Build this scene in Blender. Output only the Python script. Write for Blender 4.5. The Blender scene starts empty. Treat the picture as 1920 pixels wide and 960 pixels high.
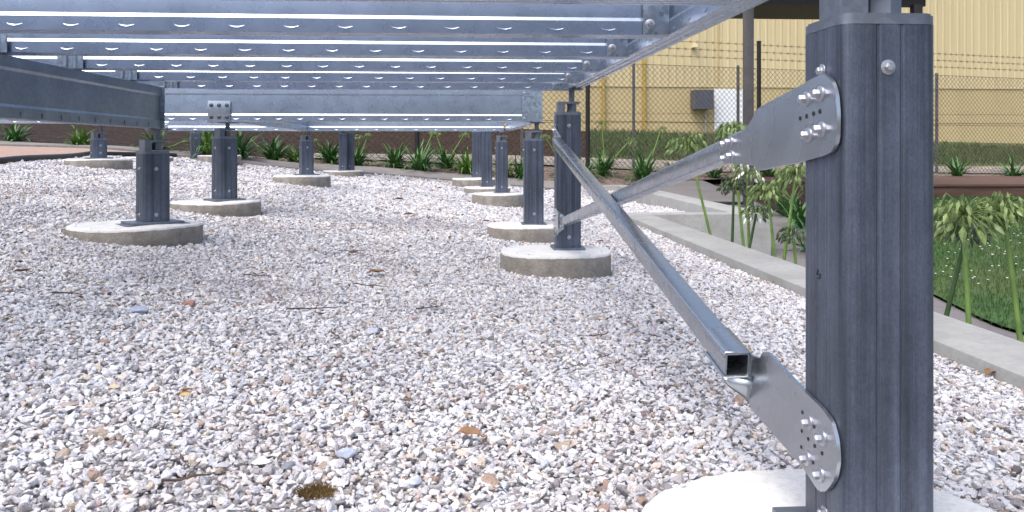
import bpy, bmesh, math, random
import numpy as np
from mathutils import Vector, Matrix
R = math.radians
random.seed(7); rng = np.random.default_rng(11)
SC = bpy.context.scene
COL = SC.collection

# ------------------------------------------------------------------ camera, world, sun, exposure
CZ = 0.5                                   # eye height above the gravel datum
F = 1600.0; PX = 960.0; HY = 276.0         # focal length / principal point of the photograph (px of 1920)
PSI = math.atan(105.0/1600.0); CS, SN = math.cos(PSI), math.sin(PSI)
cam = bpy.data.cameras.new('camera'); cam_o = bpy.data.objects.new('camera', cam); COL.objects.link(cam_o)
cam.sensor_width = 36; cam.lens = 30.0; cam.shift_y = -(480-HY)/1920.0
cam.clip_start = 0.05; cam.clip_end = 2000
cam_o.location = (0, 0, CZ); cam_o.rotation_euler = (R(90), 0, -PSI)
SC.camera = cam_o
SUN_EL, SUN_AZ = 60.0, -140.0               # azimuth measured from +Y towards +X
wd = bpy.data.worlds.new('World'); SC.world = wd; wd.use_nodes = True
nt = wd.node_tree; nt.nodes.clear()
sky = nt.nodes.new('ShaderNodeTexSky'); sky.sky_type = 'NISHITA'; sky.sun_disc = False
sky.sun_elevation = R(SUN_EL); sky.sun_rotation = R(SUN_AZ); sky.dust_density = 4.0; sky.air_density = 1.0; sky.ozone_density = 1.0
bg = nt.nodes.new('ShaderNodeBackground'); bg.inputs['Strength'].default_value = 0.15
wo = nt.nodes.new('ShaderNodeOutputWorld')
hs = nt.nodes.new('ShaderNodeHueSaturation'); hs.inputs['Saturation'].default_value = .85
nt.links.new(sky.outputs[0], hs.inputs['Color']); nt.links.new(hs.outputs[0], bg.inputs[0]); nt.links.new(bg.outputs[0], wo.inputs[0])
sun = bpy.data.lights.new('sun', 'SUN'); sun_o = bpy.data.objects.new('sun', sun); COL.objects.link(sun_o)
sun.energy = .8; sun.angle = R(40); sun.color = (1.0, 0.97, 0.93)
sd = Vector((math.sin(R(SUN_AZ))*math.cos(R(SUN_EL)), math.cos(R(SUN_AZ))*math.cos(R(SUN_EL)), math.sin(R(SUN_EL))))
sun_o.rotation_euler = sd.to_track_quat('Z', 'Y').to_euler(); sun_o.location = (0, 0, 20)
SC.view_settings.view_transform = 'Standard'; SC.view_settings.look = 'None'
SC.view_settings.gamma = 1.0; SC.view_settings.use_curve_mapping = False
SC.view_settings.exposure = 1.0
SC.render.engine = 'CYCLES'

# ------------------------------------------------------------------ pixel / depth -> world helper
def W(px, py, d):
    xc = (px-PX)/F*d
    return Vector((xc*CS+d*SN, -xc*SN+d*CS, CZ-(py-HY)/F*d))
def XY(px, d):
    v = W(px, HY, d); return v.x, v.y

# ------------------------------------------------------------------ object helpers
def tag(o, label=None, cat=None, group=None, kind=None):
    if label: o['label'] = label
    if cat: o['category'] = cat
    if group: o['group'] = group
    if kind: o['kind'] = kind
    return o
def empty(name, loc, label, cat, group=None):
    o = bpy.data.objects.new(name, None); COL.objects.link(o); o.location = loc; o.empty_display_size = 0.1
    return tag(o, label, cat, group)

class MB:
    def __init__(s): s.v = []; s.f = []; s.m = []
    def add(s, vs, fs, mi=0):
        n = len(s.v); s.v.extend([tuple(v) for v in vs]); s.f.extend([tuple(i+n for i in f) for f in fs]); s.m.extend([mi]*len(fs)); return s
    def box(s, lo, hi, M=None, mi=0):
        x0, y0, z0 = lo; x1, y1, z1 = hi
        vs = [Vector(p) for p in ((x0,y0,z0),(x1,y0,z0),(x1,y1,z0),(x0,y1,z0),(x0,y0,z1),(x1,y0,z1),(x1,y1,z1),(x0,y1,z1))]
        if M: vs = [M @ v for v in vs]
        return s.add(vs, [(0,3,2,1),(4,5,6,7),(0,1,5,4),(1,2,6,5),(2,3,7,6),(3,0,4,7)], mi)
    def bbox(s, lo, hi, b=0.002, M=None, mi=0):      # bevelled box
        bm = bmesh.new(); bmesh.ops.create_cube(bm, size=1)
        for v in bm.verts:
            v.co = Vector([(lo[i]+hi[i])/2 + v.co[i]*(hi[i]-lo[i]) for i in range(3)])
        bmesh.ops.bevel(bm, geom=bm.edges[:], offset=b, segments=2, affect='EDGES', profile=0.6)
        bm.verts.index_update()
        vs = [(M @ v.co) if M else v.co.copy() for v in bm.verts]
        s.add(vs, [[v.index for v in f.verts] for f in bm.faces], mi); bm.free(); return s
    def prism(s, prof, a, b, axis, mi=0, caps=True, M=None):   # prof: 2D loop; extruded from a to b along axis
        n = len(prof)
        def P(u, w, t): return {'x': (t, u, w), 'y': (u, t, w), 'z': (u, w, t)}[axis]
        vs = [Vector(P(u, w, a)) for u, w in prof] + [Vector(P(u, w, b)) for u, w in prof]
        if M: vs = [M @ v for v in vs]
        fs = [(i, (i+1) % n, n+(i+1) % n, n+i) for i in range(n)]
        if caps: fs += [tuple(range(n))[::-1], tuple(range(n, 2*n))]
        return s.add(vs, fs, mi)
    def tube(s, pts, r, n=8, mi=0, caps=True):
        pts = [Vector(p) for p in pts]
        rs = r if isinstance(r, (list, tuple)) else [r]*len(pts)
        vs = []; up = None
        for i, p in enumerate(pts):
            t = (pts[min(i+1, len(pts)-1)] - pts[max(i-1, 0)]).normalized()
            if up is None: up = Vector((0,0,1)) if abs(t.z) < .9 else Vector((1,0,0))
            a = t.cross(up).normalized(); b = a.cross(t).normalized(); up = b
            for k in range(n):
                q = 2*math.pi*k/n; vs.append(p + (a*math.cos(q)+b*math.sin(q))*rs[i])
        fs = []
        for i in range(len(pts)-1):
            for k in range(n):
                fs.append((i*n+k, i*n+(k+1) % n, (i+1)*n+(k+1) % n, (i+1)*n+k))
        if caps: fs += [tuple(range(n)), tuple(range((len(pts)-1)*n, len(pts)*n))[::-1]]
        return s.add(vs, fs, mi)
    def bolt(s, c, ax, r=0.008, L=0.007):           # flanged hex bolt head, axis ax pointing outwards
        c = Vector(c); ax = Vector(ax).normalized()
        s.tube([c, c+ax*L*.22, c+ax*L*.42], [r*1.75, r*1.7, r*1.05], 18)
        s.tube([c+ax*L*.40, c+ax*L*.42, c+ax*L*1.05, c+ax*L*1.25], [r*.9, r, r, r*.82], 6)
        s.tube([c+ax*L*1.24, c+ax*L*1.3], [r*.55, r*.5], 10)
        return s
    def build(s, name, mat, parent=None, smooth=None, fixn=True):
        off = Vector(parent['_w']) if (parent is not None and '_w' in parent) else (parent.location.copy() if parent is not None else Vector((0,0,0)))
        me = bpy.data.meshes.new(name)
        me.from_pydata([tuple(Vector(v)-off) for v in s.v], [], s.f)
        for m in (mat if isinstance(mat, (list, tuple)) else [mat]): me.materials.append(m)
        if any(s.m):
            me.polygons.foreach_set('material_index', s.m)
        if fixn:
            bm = bmesh.new(); bm.from_mesh(me); bmesh.ops.recalc_face_normals(bm, faces=bm.faces); bm.to_mesh(me); bm.free()
        if smooth is not None:
            me.polygons.foreach_set('use_smooth', [True]*len(me.polygons)); me.set_sharp_from_angle(angle=R(smooth))
        me.update()
        o = bpy.data.objects.new(name, me); COL.objects.link(o)
        if parent is not None: o.parent = parent
        return o
def top(name, mb, mat, label, cat, group=None, smooth=None, fixn=True):
    """a single-mesh thing: origin moved to its base centre"""
    vs = np.array([tuple(v) for v in mb.v]); c = vs.mean(0); c[2] = vs[:,2].min()
    mb.v = [tuple(np.array(tuple(v))-c) for v in mb.v]
    o = mb.build(name, mat, None, smooth, fixn); o.location = c
    return tag(o, label, cat, group)

# ------------------------------------------------------------------ material helpers
def lin(r, g, b):
    f = lambda c: (c/255/12.92) if c/255 <= .04045 else ((c/255+.055)/1.055)**2.4
    return (f(r), f(g), f(b), 1)
class Mat:
    def __init__(s, name, rough=.6, metal=0.0, spec=.5):
        s.m = bpy.data.materials.new(name); s.m.use_nodes = True; s.t = s.m.node_tree
        s.p = s.t.nodes['Principled BSDF']; s.p.inputs['Roughness'].default_value = rough
        s.p.inputs['Metallic'].default_value = metal; s.p.inputs['Specular IOR Level'].default_value = spec
        s.co = s.t.nodes.new('ShaderNodeTexCoord').outputs['Object']
    def n(s, t, **kw):
        x = s.t.nodes.new(t)
        for k, v in kw.items():
            if k in x.inputs: x.inputs[k].default_value = v
            else: setattr(x, k, v)
        return x
    def l(s, a, b): s.t.links.new(a, b)
    def mapping(s, sc=(1,1,1), src=None):
        m = s.n('ShaderNodeMapping'); m.inputs['Scale'].default_value = sc; s.l(src or s.co, m.inputs['Vector']); return m.outputs[0]
    def noise(s, scale, detail=4, rough=.55, sc=(1,1,1), src=None, out='Fac'):
        x = s.n('ShaderNodeTexNoise', Scale=scale, Detail=detail, Roughness=rough); s.l(s.mapping(sc, src), x.inputs['Vector']); return x.outputs[out]
    def voro(s, scale, sc=(1,1,1), out='Distance', feature='F1'):
        x = s.n('ShaderNodeTexVoronoi', Scale=scale); x.feature = feature; s.l(s.mapping(sc), x.inputs['Vector']); return x.outputs[out]
    def ramp(s, fac, stops, interp='LINEAR'):
        r = s.n('ShaderNodeValToRGB'); r.color_ramp.interpolation = interp
        e = r.color_ramp.elements
        while len(e) < len(stops): e.new(.5)
        for i, (p, c) in enumerate(stops):
            e[i].position = p; e[i].color = (c if isinstance(c, (tuple, list)) else (c, c, c, 1)) if not isinstance(c, (tuple, list)) or len(c) == 4 else (*c, 1)
        s.l(fac, r.inputs[0]); return r.outputs[0]
    def mix(s, fac, a, b, mode='MIX'):
        x = s.n('ShaderNodeMix'); x.data_type = 'RGBA'; x.blend_type = mode
        for sock, v in ((x.inputs[0], fac), (x.inputs[6], a), (x.inputs[7], b)):
            if isinstance(v, bpy.types.NodeSocket): s.l(v, sock)
            else: sock.default_value = v if not isinstance(v, (tuple, list)) or len(v) == 4 else (*v, 1)
        return x.outputs[2]
    def color(s, v):
        if isinstance(v, bpy.types.NodeSocket): s.l(v, s.p.inputs['Base Color'])
        else: s.p.inputs['Base Color'].default_value = v if len(v) == 4 else (*v, 1)
        return s
    def rough(s, v): s.l(v, s.p.inputs['Roughness']); return s
    def bump(s, h, strength=.3, dist=.01):
        b = s.n('ShaderNodeBump', Strength=strength, Distance=dist); s.l(h, b.inputs['Height']); s.l(b.outputs[0], s.p.inputs['Normal']); return s

def galv(name, base, metal=.75, r0=.3, r1=.5, streak=None, spangle=.25, dirt=.25, bumpy=.08):
    m = Mat(name, .4, metal)
    v = m.voro(90, out='Color'); g = m.ramp(v, [(0, 1-spangle), (1, 1+spangle*.5)])
    a = m.noise(7, 3, .5); b = m.ramp(a, [(.15, 1-dirt), (.85, 1.1)])
    c = m.mix(1.0, (*base, 1), g, 'MULTIPLY'); c = m.mix(1.0, c, b, 'MULTIPLY')
    if streak:
        s1 = m.noise(1.0, 6, .7, sc=(70, 70, .9)); s2 = m.ramp(s1, [(.28, .45), (.5, 1.0), (.74, 1.55)])
        c = m.mix(streak, c, m.mix(1.0, c, s2, 'MULTIPLY'))
        f = m.noise(1.0, 5, .7, sc=(260, 260, 90)); 
        m.bump(f, .35, .002)
        sp = m.noise(1.0, 4, .8, sc=(420, 420, 240)); c = m.mix(1.0, c, m.ramp(sp, [(.3, .8), (.5, 1.0), (.7, 1.22)]), 'MULTIPLY')
        sp = m.noise(60, 4, .7); c = m.mix(m.ramp(sp, [(.70, 0.0), (.80, .22)]), c, (.34, .35, .37, 1))
        w_ = m.noise(5, 6, .75, sc=(1, 1, .5)); c = m.mix(1.0, c, m.ramp(w_, [(.3, .72), (.5, 1.0), (.7, 1.38)]), 'MULTIPLY')
    m.color(c); m.rough(m.ramp(m.noise(18, 2, .5), [(.15, r0), (.85, r1)])); return m.m
M_JOIST = galv('galvanised_joist', (.42, .48, .585), .95, .24, .32, spangle=.05, dirt=.2)
M_CLEAT = galv('galvanised_spangle', (.34, .40, .48), .85, .3, .42, spangle=.45)
M_POST = galv('galvanised_post', (.098, .116, .158), .6, .38, .52, streak=1.0, spangle=.08)
M_BRACE = galv('galvanised_brace', (.40, .435, .48), .92, .22, .32, spangle=.0, dirt=.2, bumpy=.02)
M_CAP = galv('galvanised_cast', (.20, .225, .27), .7, .4, .6, spangle=.2, dirt=.35)
M_BOLT = galv('zinc_bolt', (.42, .43, .47), .85, .3, .42, spangle=.04, bumpy=.02)
M_STRIP = galv('galvanised_bearer', (.27, .32, .38), .88, .28, .42, spangle=.15)

def concrete(name, a, b, sc=8, bump=.4, stain=None):
    m = Mat(name, .85, 0, .3)
    c = m.mix(m.ramp(m.noise(sc, 6, .65), [(.3, 0.0), (.7, 1.0)]), a, b)
    c = m.mix(m.ramp(m.noise(sc*14, 3), [(.3, .25), (.55, 0.0)]), c, tuple(x*.45 for x in a[:3]) + (1,))
    if stain: c = m.mix(m.ramp(m.noise(3.5, 5, .7), [(.5, 0.0), (.72, .75)]), c, stain)
    m.color(c); m.bump(m.noise(sc*7, 6, .7), bump, .006); return m.m
M_PAD = concrete('footing_pale_top', (.60, .595, .58, 1), (.76, .755, .74, 1), 9, .5, (.58, .54, .48, 1))  # paler concrete colour for the footing tops
M_PADS = concrete('footing_dark_side', (.20, .18, .155, 1), (.40, .375, .345, 1), 13, .9, (.10, .085, .065, 1))  # darker brown-grey concrete colour for the footing sides
M_WALL = concrete('rendered_concrete', (.29, .29, .28, 1), (.385, .385, .37, 1), 4, .2, (.24, .235, .22, 1))
M_KERB = concrete('weathered_kerb', (.19, .175, .165, 1), (.27, .25, .24, 1), 5, .3)
M_PATH = concrete('path_concrete', (.15, .14, .14, 1), (.20, .187, .185, 1), 1.6, .25)
M_PALE = concrete('pale_path', (.27, .225, .20, 1), (.38, .32, .28, 1), 3, .2)

def simple(name, c, rough=.6, var=.2, sc=12, metal=0, spec=.4, bump=0):
    m = Mat(name, rough, metal, spec)
    m.color(m.mix(m.ramp(m.noise(sc, 4), [(.3, 0.0), (.7, 1.0)]), tuple(x*(1-var) for x in c)+(1,), tuple(x*(1+var) for x in c)+(1,)))
    if bump: m.bump(m.noise(sc*4, 5), bump, .01)
    return m.m
M_BLACK = simple('black_plastic', (.012, .012, .013), .6)
M_SAND = simple('orange_sand', (.36, .25, .20), .9, .18, 25, bump=.3)
M_SOIL = simple('soil', (.07, .048, .038), .95, .5, 6, bump=.5)
M_TIMBER = None

# mulch: chips as cellular colour with strong bump
def mulch(name, cols, sc=45):
    m = Mat(name, .95, 0, .2)
    v = m.n('ShaderNodeTexVoronoi', Scale=sc); m.l(m.mapping((1, 1.6, 1)), v.inputs['Vector'])
    c = m.ramp(v.outputs['Color'], [(i/(len(cols)-1), c+(1,)) for i, c in enumerate(cols)])
    c = m.mix(m.ramp(m.noise(5, 4), [(.35, 0.0), (.7, .55)]), c, cols[0]+(1,))
    m.color(c); m.bump(v.outputs['Distance'], .9, .03); return m.m
M_MULCH = mulch('bark_mulch', [(.006, .004, .004), (.022, .013, .010), (.07, .04, .03), (.017, .010, .008)], 20)
M_MULCH2 = mulch('pale_mulch', [(.07, .05, .042), (.21, .15, .13), (.33, .26, .22), (.16, .11, .095)], 28)

def leafmat(name, dark, light, patch=None, rough=.45):
    m = Mat(name, rough, 0, .4)
    oi = m.n('ShaderNodeObjectInfo')
    c = m.mix(m.ramp(m.noise(14, 3), [(.3, 0.0), (.7, 1.0)]), dark+(1,), light+(1,))
    if patch: c = m.mix(m.ramp(m.noise(.9, 4, .6), [(.42, 0.0), (.68, .75)]), c, patch+(1,))
    m.color(c)
    return m.m
M_STRAP = leafmat('strappy_leaf', (.02, .075, .022), (.09, .22, .05))
M_STRAP2 = leafmat('strappy_leaf_fresh', (.05, .12, .02), (.16, .28, .06))
M_POD = leafmat('seed_pod', (.045, .085, .022), (.20, .27, .09))
M_POD2 = leafmat('seed_pod_dark', (.025, .045, .022), (.09, .12, .06))
M_STALK = leafmat('flower_stalk', (.10, .19, .045), (.20, .31, .08))
M_STALK2 = leafmat('flower_stalk_dark', (.03, .07, .02), (.06, .12, .035))
M_PETAL = simple('white_petal', (.75, .76, .74), .5, .08)
M_GRASS = leafmat('lawn_grass', (.016, .048, .008), (.05, .115, .018), (.07, .10, .025))
M_BANKG = leafmat('bank_grass', (.026, .058, .02), (.08, .13, .04), (.10, .085, .05))

# ------------------------------------------------------------------ terrain heights (relative to the eye)
def rbf(pts, reg=0.02):
    P = np.array([(p[0], p[1]) for p in pts]); z = np.array([p[2] for p in pts]); n = len(P)
    d = np.linalg.norm(P[:, None]-P[None], axis=2)
    K = np.where(d > 0, d**2*np.log(d+1e-9), 0) + np.eye(n)*reg*n*.3
    A = np.zeros((n+3, n+3)); A[:n, :n] = K; A[:n, n] = 1; A[:n, n+1:] = P; A[n, :n] = 1; A[n+1:, :n] = P.T
    w = np.linalg.solve(A, np.r_[z, 0, 0, 0])
    def f(X, Y):
        X = np.asarray(X, float); Y = np.asarray(Y, float); sh = X.shape; X = X.ravel(); Y = Y.ravel()
        out = np.empty(len(X))
        for i in range(0, len(X), 20000):
            x = X[i:i+20000]; y = Y[i:i+20000]
            dd = np.hypot(x[:, None]-P[None, :, 0], y[:, None]-P[None, :, 1])
            out[i:i+20000] = (np.where(dd > 0, dd**2*np.log(dd+1e-9), 0) @ w[:n]) + w[n] + w[n+1]*x + w[n+2]*y
        return out.reshape(sh)
    return f
ctrl = []
def C(px, py, d): v = W(px, py, d); ctrl.append((v.x, v.y, v.z-CZ))
def CW(x, y, z): ctrl.append((x, y, z))
for a in ((1035,528,3.25),(255,463,3.2),(440,408,4.45),(575,350,6.8),(960,457,4.35),(930,389,6.8),(640,335,9.4),(185,316,5.95),(366,300,9.0),(890,353,9.0),(1150,374,10.5),(1240,392,8.2),
          (0,309,5.6),(165,294,8.0),(350,291,9.3)): C(*a)
STRIP_F = [(-420,258,9.2),(-200,266,9.1),(0,277,9.0),(260,286,8.9),(321,295,8.9),(452,309,9.2),(700,329,9.8),(870,346,10.0),(1028,357,10.3),(1045,358.5,10.4)]
STRIP_B = [(-420,249,9.6),(-200,257,9.5),(0,268,9.4),(260,279,9.3),(321,286,9.35),(452,297,9.7),(700,315,10.25),(870,331,10.5),(1028,342,10.75),(1045,343.5,10.8)]
for a in STRIP_F + STRIP_B: C(*a)
for a in ((-300,250,10.3),(0,262,9.9),(300,280,10.4),(500,293,10.9),(700,301,11.05),(1000,311,11.67),(1190,318,12.3),(1500,324,13.4),(1757,326,14.3),(1920,328,14.9),(2150,330,15.6),
          (700,291,12.5),(1000,295,13.2),(1250,303,14),(1500,306,15),(1920,308,16.5),(0,245,12.5),(400,262,13),(-300,230,13),
          (-400,200,19),(0,215,19),(500,228,19),(1020,249,19.5),(1300,255,20),(1500,261,20.3),(1757,270,20.7),(1920,273,21),(2200,276,21.6)): C(*a)
for y in (11.0, 12.0):
    for x in (3.0, 5.0, 7.5): CW(x, y, -.50+.05*(y-10.7))
for a in ((.47,1.3,-.475),(.2,.6,-.475),(-.6,.9,-.455),(.9,2.0,-.505),(1.2,1.8,-.528),(1.2,3.0,-.520),(1.2,5.0,-.525),(1.2,.5,-.512),(-1.3,1.5,-.37),(-2.6,1.5,-.22),(-2.7,3.5,-.19),(-4,3,-.10),(.5,-2,-.47),(-3,-2,-.2),(1.2,-3,-.49),
          (-6,5,-.03),(-8,8,.04),(-8,0,.0)): CW(*a)
GZ = rbf(ctrl)
def in_bed_right(X, Y):   # outside (lower) area to the right of the planter walls
    return ((X > 1.31) & (Y < 6.2)) | ((X > 2.17) & (Y < 10.8))
def TOUT(Y): return -.5 + .065*(np.maximum(Y, 2.0)-10.7)
def HZ(X, Y):
    X = np.asarray(X, float); Y = np.asarray(Y, float)
    return np.where(in_bed_right(X, Y), TOUT(Y), GZ(X, Y)) + CZ
def hz(x, y): return float(HZ(np.array([x]), np.array([y]))[0])
def onground(px, py, lo=1.0, hi=22.0):        # where the line of sight meets the ground
    ds = np.arange(lo, hi, .01); xc = (px-PX)/F*ds
    X = xc*CS+ds*SN; Y = -xc*SN+ds*CS; Z = CZ-(py-HY)/F*ds
    g = HZ(X, Y); k = np.argmax(Z <= g)
    return Vector((X[k], Y[k], float(g[k]))), float(ds[k])

# ------------------------------------------------------------------ ground sheets
def sheet_grid(name, xs, ys, mat, dz=0.0, fn=None, mask=None):
    Xg, Yg = np.meshgrid(xs, ys); Zg = (fn(Xg, Yg) if fn else HZ(Xg, Yg)) + dz
    nx = len(xs); vs = np.stack([Xg.ravel(), Yg.ravel(), Zg.ravel()], 1)
    fs = []
    for j in range(len(ys)-1):
        for i in range(nx-1):
            if mask and not mask((xs[i]+xs[i+1])/2, (ys[j]+ys[j+1])/2): continue
            a = j*nx+i; fs.append((a, a+1, a+nx+1, a+nx))
    me = bpy.data.meshes.new(name); me.from_pydata(vs.tolist(), [], fs); me.materials.append(mat)
    me.polygons.foreach_set('use_smooth', [True]*len(me.polygons)); me.update()
    o = bpy.data.objects.new(name, me); COL.objects.link(o); o['kind'] = 'structure'; return o
def strip(name, A, B, mat, dz=0.0, n=60, rows=4, edge=0.0, kind='structure'):
    """sheet lofted between two ground polylines of (x, y); follows the ground; edge = side thickness"""
    def resample(P, n):
        P = np.array(P, float); s = np.r_[0, np.cumsum(np.linalg.norm(np.diff(P, axis=0), axis=1))]
        t = np.linspace(0, s[-1], n); return np.stack([np.interp(t, s, P[:, 0]), np.interp(t, s, P[:, 1])], 1)
    a = resample(A, n); b = resample(B, n); vs = []; fs = []
    for k in range(rows+1):
        p = a*(1-k/rows)+b*k/rows; z = HZ(p[:, 0], p[:, 1])+dz
        vs += [(p[i, 0], p[i, 1], z[i]) for i in range(n)]
    for k in range(rows):
        for i in range(n-1): fs.append((k*n+i, k*n+i+1, (k+1)*n+i+1, (k+1)*n+i))
    if edge:
        for row in (0, rows):
            m0 = len(vs); vs += [(vs[row*n+i][0], vs[row*n+i][1], vs[row*n+i][2]-edge) for i in range(n)]
            for i in range(n-1): fs.append((row*n+i, row*n+i+1, m0+i+1, m0+i))
    me = bpy.data.meshes.new(name); me.from_pydata(vs, [], fs); me.materials.append(mat)
    bm = bmesh.new(); bm.from_mesh(me); bmesh.ops.recalc_face_normals(bm, faces=bm.faces); bm.to_mesh(me); bm.free()
    me.polygons.foreach_set('use_smooth', [True]*len(me.polygons)); me.set_sharp_from_angle(angle=R(40)); me.update()
    o = bpy.data.objects.new(name, me); COL.objects.link(o)
    if kind: o['kind'] = kind
    return o
P2 = lambda L: [XY(p[0], p[2] if len(p) > 2 else p[1]) for p in L]

base_x = np.unique(np.r_[np.arange(-16, 16.01, .4), 1.29, 1.33, 2.15, 2.19])
base_y = np.unique(np.r_[np.arange(-6, 26.01, .4), 6.18, 6.22, 10.78, 10.82])
def base_fn(X, Y): return HZ(X, np.clip(Y, -6, 22)) - .07
g0 = sheet_grid('ground', base_x, base_y, M_SOIL, 0, base_fn)
far = MB(); zf = CZ-.9
for lo, hi in (((-600,26,zf),(600,600,zf)), ((-600,-600,zf),(600,-6,zf)), ((-600,-6,zf),(-16,26,zf)), ((16,-6,zf),(600,26,zf))):
    far.add([(lo[0],lo[1],zf),(hi[0],lo[1],zf),(hi[0],hi[1],zf),(lo[0],hi[1],zf)], [(0,1,2,3)])
fo = far.build('far_ground', M_BANKG, fixn=False); fo['kind'] = 'structure'

# gravel bed underlay (fine grit between the stones)
mg = Mat('gravel_fines', .95, 0, .2)
vv = mg.n('ShaderNodeTexVoronoi', Scale=95.0); mg.l(mg.mapping(), vv.inputs['Vector'])
mg.color(mg.ramp(vv.outputs['Color'], [(0, (.22,.21,.205,1)), (.5, (.42,.41,.41,1)), (1, (.62,.61,.61,1))])); mg.bump(vv.outputs['Distance'], 1.0, .01)
BL = [XY(-330, 4.2), XY(0, 5.6), XY(165, 8.0), XY(350, 9.0)]       # black edging line
bl = np.array(BL); sf = np.array(P2(STRIP_F))
def in_gravel(X, Y):
    X = np.asarray(X, float); Y = np.asarray(Y, float)
    yf = np.interp(X, sf[:, 0], sf[:, 1])
    ok = (Y < np.where(X < 1.1, yf, 10.7)) & (X < np.where(Y < 6.12, 1.225, 2.06))
    xl = np.interp(Y, bl[:, 1], bl[:, 0], left=bl[0, 0]-.0, right=bl[-1, 0])
    left_ok = np.where(Y < bl[0, 1], X > bl[0, 0]-(bl[0, 1]-Y)*.5-.4, X > xl)
    return ok & left_ok
gx = np.unique(np.r_[np.arange(-6, 2.21, .15), 1.23, 2.07]); gy = np.unique(np.r_[np.arange(-2.5, 10.8, .15), 10.7, 6.15])
gb = sheet_grid('gravel_bed', gx, gy, mg.m, -.004, lambda X, Y: GZ(X, Y)+CZ, lambda x, y: bool(in_gravel(np.array([x]), np.array([y]))[0]) or (in_gravel(np.array([x]), np.array([y-.15]))[0] or in_gravel(np.array([x+.15]), np.array([y]))[0]))

# sand patch, concrete edging strip, planting bed, path behind the fence, banks
strip('sand_patch', [XY(-420, 4.6), XY(-330, 4.3), XY(0, 5.65), XY(165, 8.05), XY(345, 8.85)], [XY(-420, 9.0), XY(-200, 8.95), XY(0, 8.95), XY(260, 8.85), XY(330, 8.87)], M_SAND, .012, 60, 12)
ks = strip('edging_strip', P2(STRIP_F), P2(STRIP_B), M_KERB, .03, 120, 3, edge=.14)
FENCE_PX = [-420, -200, 0, 300, 500, 700, 1000, 1190, 1500, 1757, 1920, 2150]
fd = lambda px: 1/(.0813-.0000195*(px-1190))
fence_line = [XY(p, fd(p)) for p in FENCE_PX]
strip('planting_bed', P2(STRIP_B), [XY(p, fd(p)-.02) for p in (-420, -200, 0, 260, 321, 452, 700, 870, 1028, 1060)], M_MULCH2, .004, 80, 6)
strip('planting_bed', [XY(1045, 10.85), XY(1120, 10.9), XY(1260, 11.6), XY(1420, 12.2), XY(2200, 12.4)], [XY(p, fd(p)-.02) for p in (1045, 1120, 1260, 1420, 2200)], M_MULCH2, .008, 80, 6)
strip('back_path', [XY(p, fd(p)+.04) for p in (560, 700, 1000, 1250, 1500, 2200)], [XY(560, 11.6), XY(700, 12.4), XY(1000, 13.2), XY(1250, 14), XY(1500, 14.9), XY(2200, 17)], M_PALE, .02, 80, 4)
strip('mulch_bank', [XY(-420, fd(-420)), XY(0, fd(0)), XY(300, fd(300)), XY(555, fd(555)), XY(560, 11.6), XY(700, 12.42), XY(1000, 13.22), XY(1110, 13.6)], [XY(-420, 20), XY(0, 20), XY(500, 20.3), XY(800, 20.3), XY(1000, 20.4), XY(1110, 20.4)], M_MULCH, .01, 90, 30)
strip('grass_bank', [XY(1110, 13.6), XY(1250, 14.03), XY(1500, 14.93), XY(2200, 17.05)], [XY(1110, 20.4), XY(1250, 20.6), XY(1500, 21), XY(2200, 22.4)], M_BANKG, .012, 80, 30)
# outer path, lawn, side bed right of the walls
LAWN_L = [(6.2, -1.0), (3.35, 2.6), (2.74, 4.2), (2.83, 5.2), (3.25, 6.6), (4.1, 8.2), (4.6, 9.35)]
strip('path', [(1.4, -2.5), (1.4, 0), (1.4, 2), (1.4, 4), (1.4, 6.3), (2.28, 6.32), (2.28, 8), (2.28, 10.8), (1.2, 10.95), (1.3, 11.0)], [(6.3, -2.5), (6.2, -1.0), (3.35, 2.6), (2.76, 4.2), (2.84, 5.2), (3.0, 6.6), (3.2, 8.2), (3.3, 9.4), (3.4, 11.2), (3.4, 11.6)], M_PATH, .0, 120, 10)
strip('side_bed', [(2.84, 5.3), (3.0, 6.6), (3.2, 8.2), (3.3, 9.4)], [(2.86, 5.32), (3.25, 6.6), (4.1, 8.2), (4.6, 9.4)], M_MULCH, .012, 30, 6)
strip('lawn', LAWN_L, [(12, -2.5), (12, 0), (12, 3), (12, 5), (12, 7), (12, 8.5), (12, 9.4)], M_GRASS, .02, 60, 40)

# ------------------------------------------------------------------ gravel stones (countless: one object, geometry nodes)
FOOT = []   # (x, y, r) footings, filled here so that no stone sits inside them
POSTS = dict()
def pw(px, d): x, y = XY(px, d); return x, y
NEAR = (.472, .954)
SECOND = (.463, 3.53)
foot_spec = [
 # key, x, y, radius, pad top (rel eye)
 ('near', NEAR[0]-.018, NEAR[1]+.01, .243, -.460),
 ('second', SECOND[0]-.055, SECOND[1]-.06, .224, -.42),
 ('third', .395, 4.60, .222, -.415),
 ('fourth', .352, 7.0, .225, -.376),
 ('fifth', .30, 8.25, .225, -.384),
 ('sixth', .19, 9.2, .235, -.335),
 ('left_near', *pw(254, 3.42), .25, -.306),
 ('left_second', *pw(405, 4.6), .235, -.287),
 ('left_third', *pw(566, 6.95), .23, -.2275),
 ('left_fourth', *pw(643, 9.62), .225, -.262),
 ('far_left', *pw(185, 6.15), .225, -.083),
 ('behind_left', *pw(276, 8.3), .235, -.094),
 ('behind_second', *pw(412, 9.0), .22, -.085),
]
for k, x, y, r, z in foot_spec: FOOT.append((x, y, r))

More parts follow.
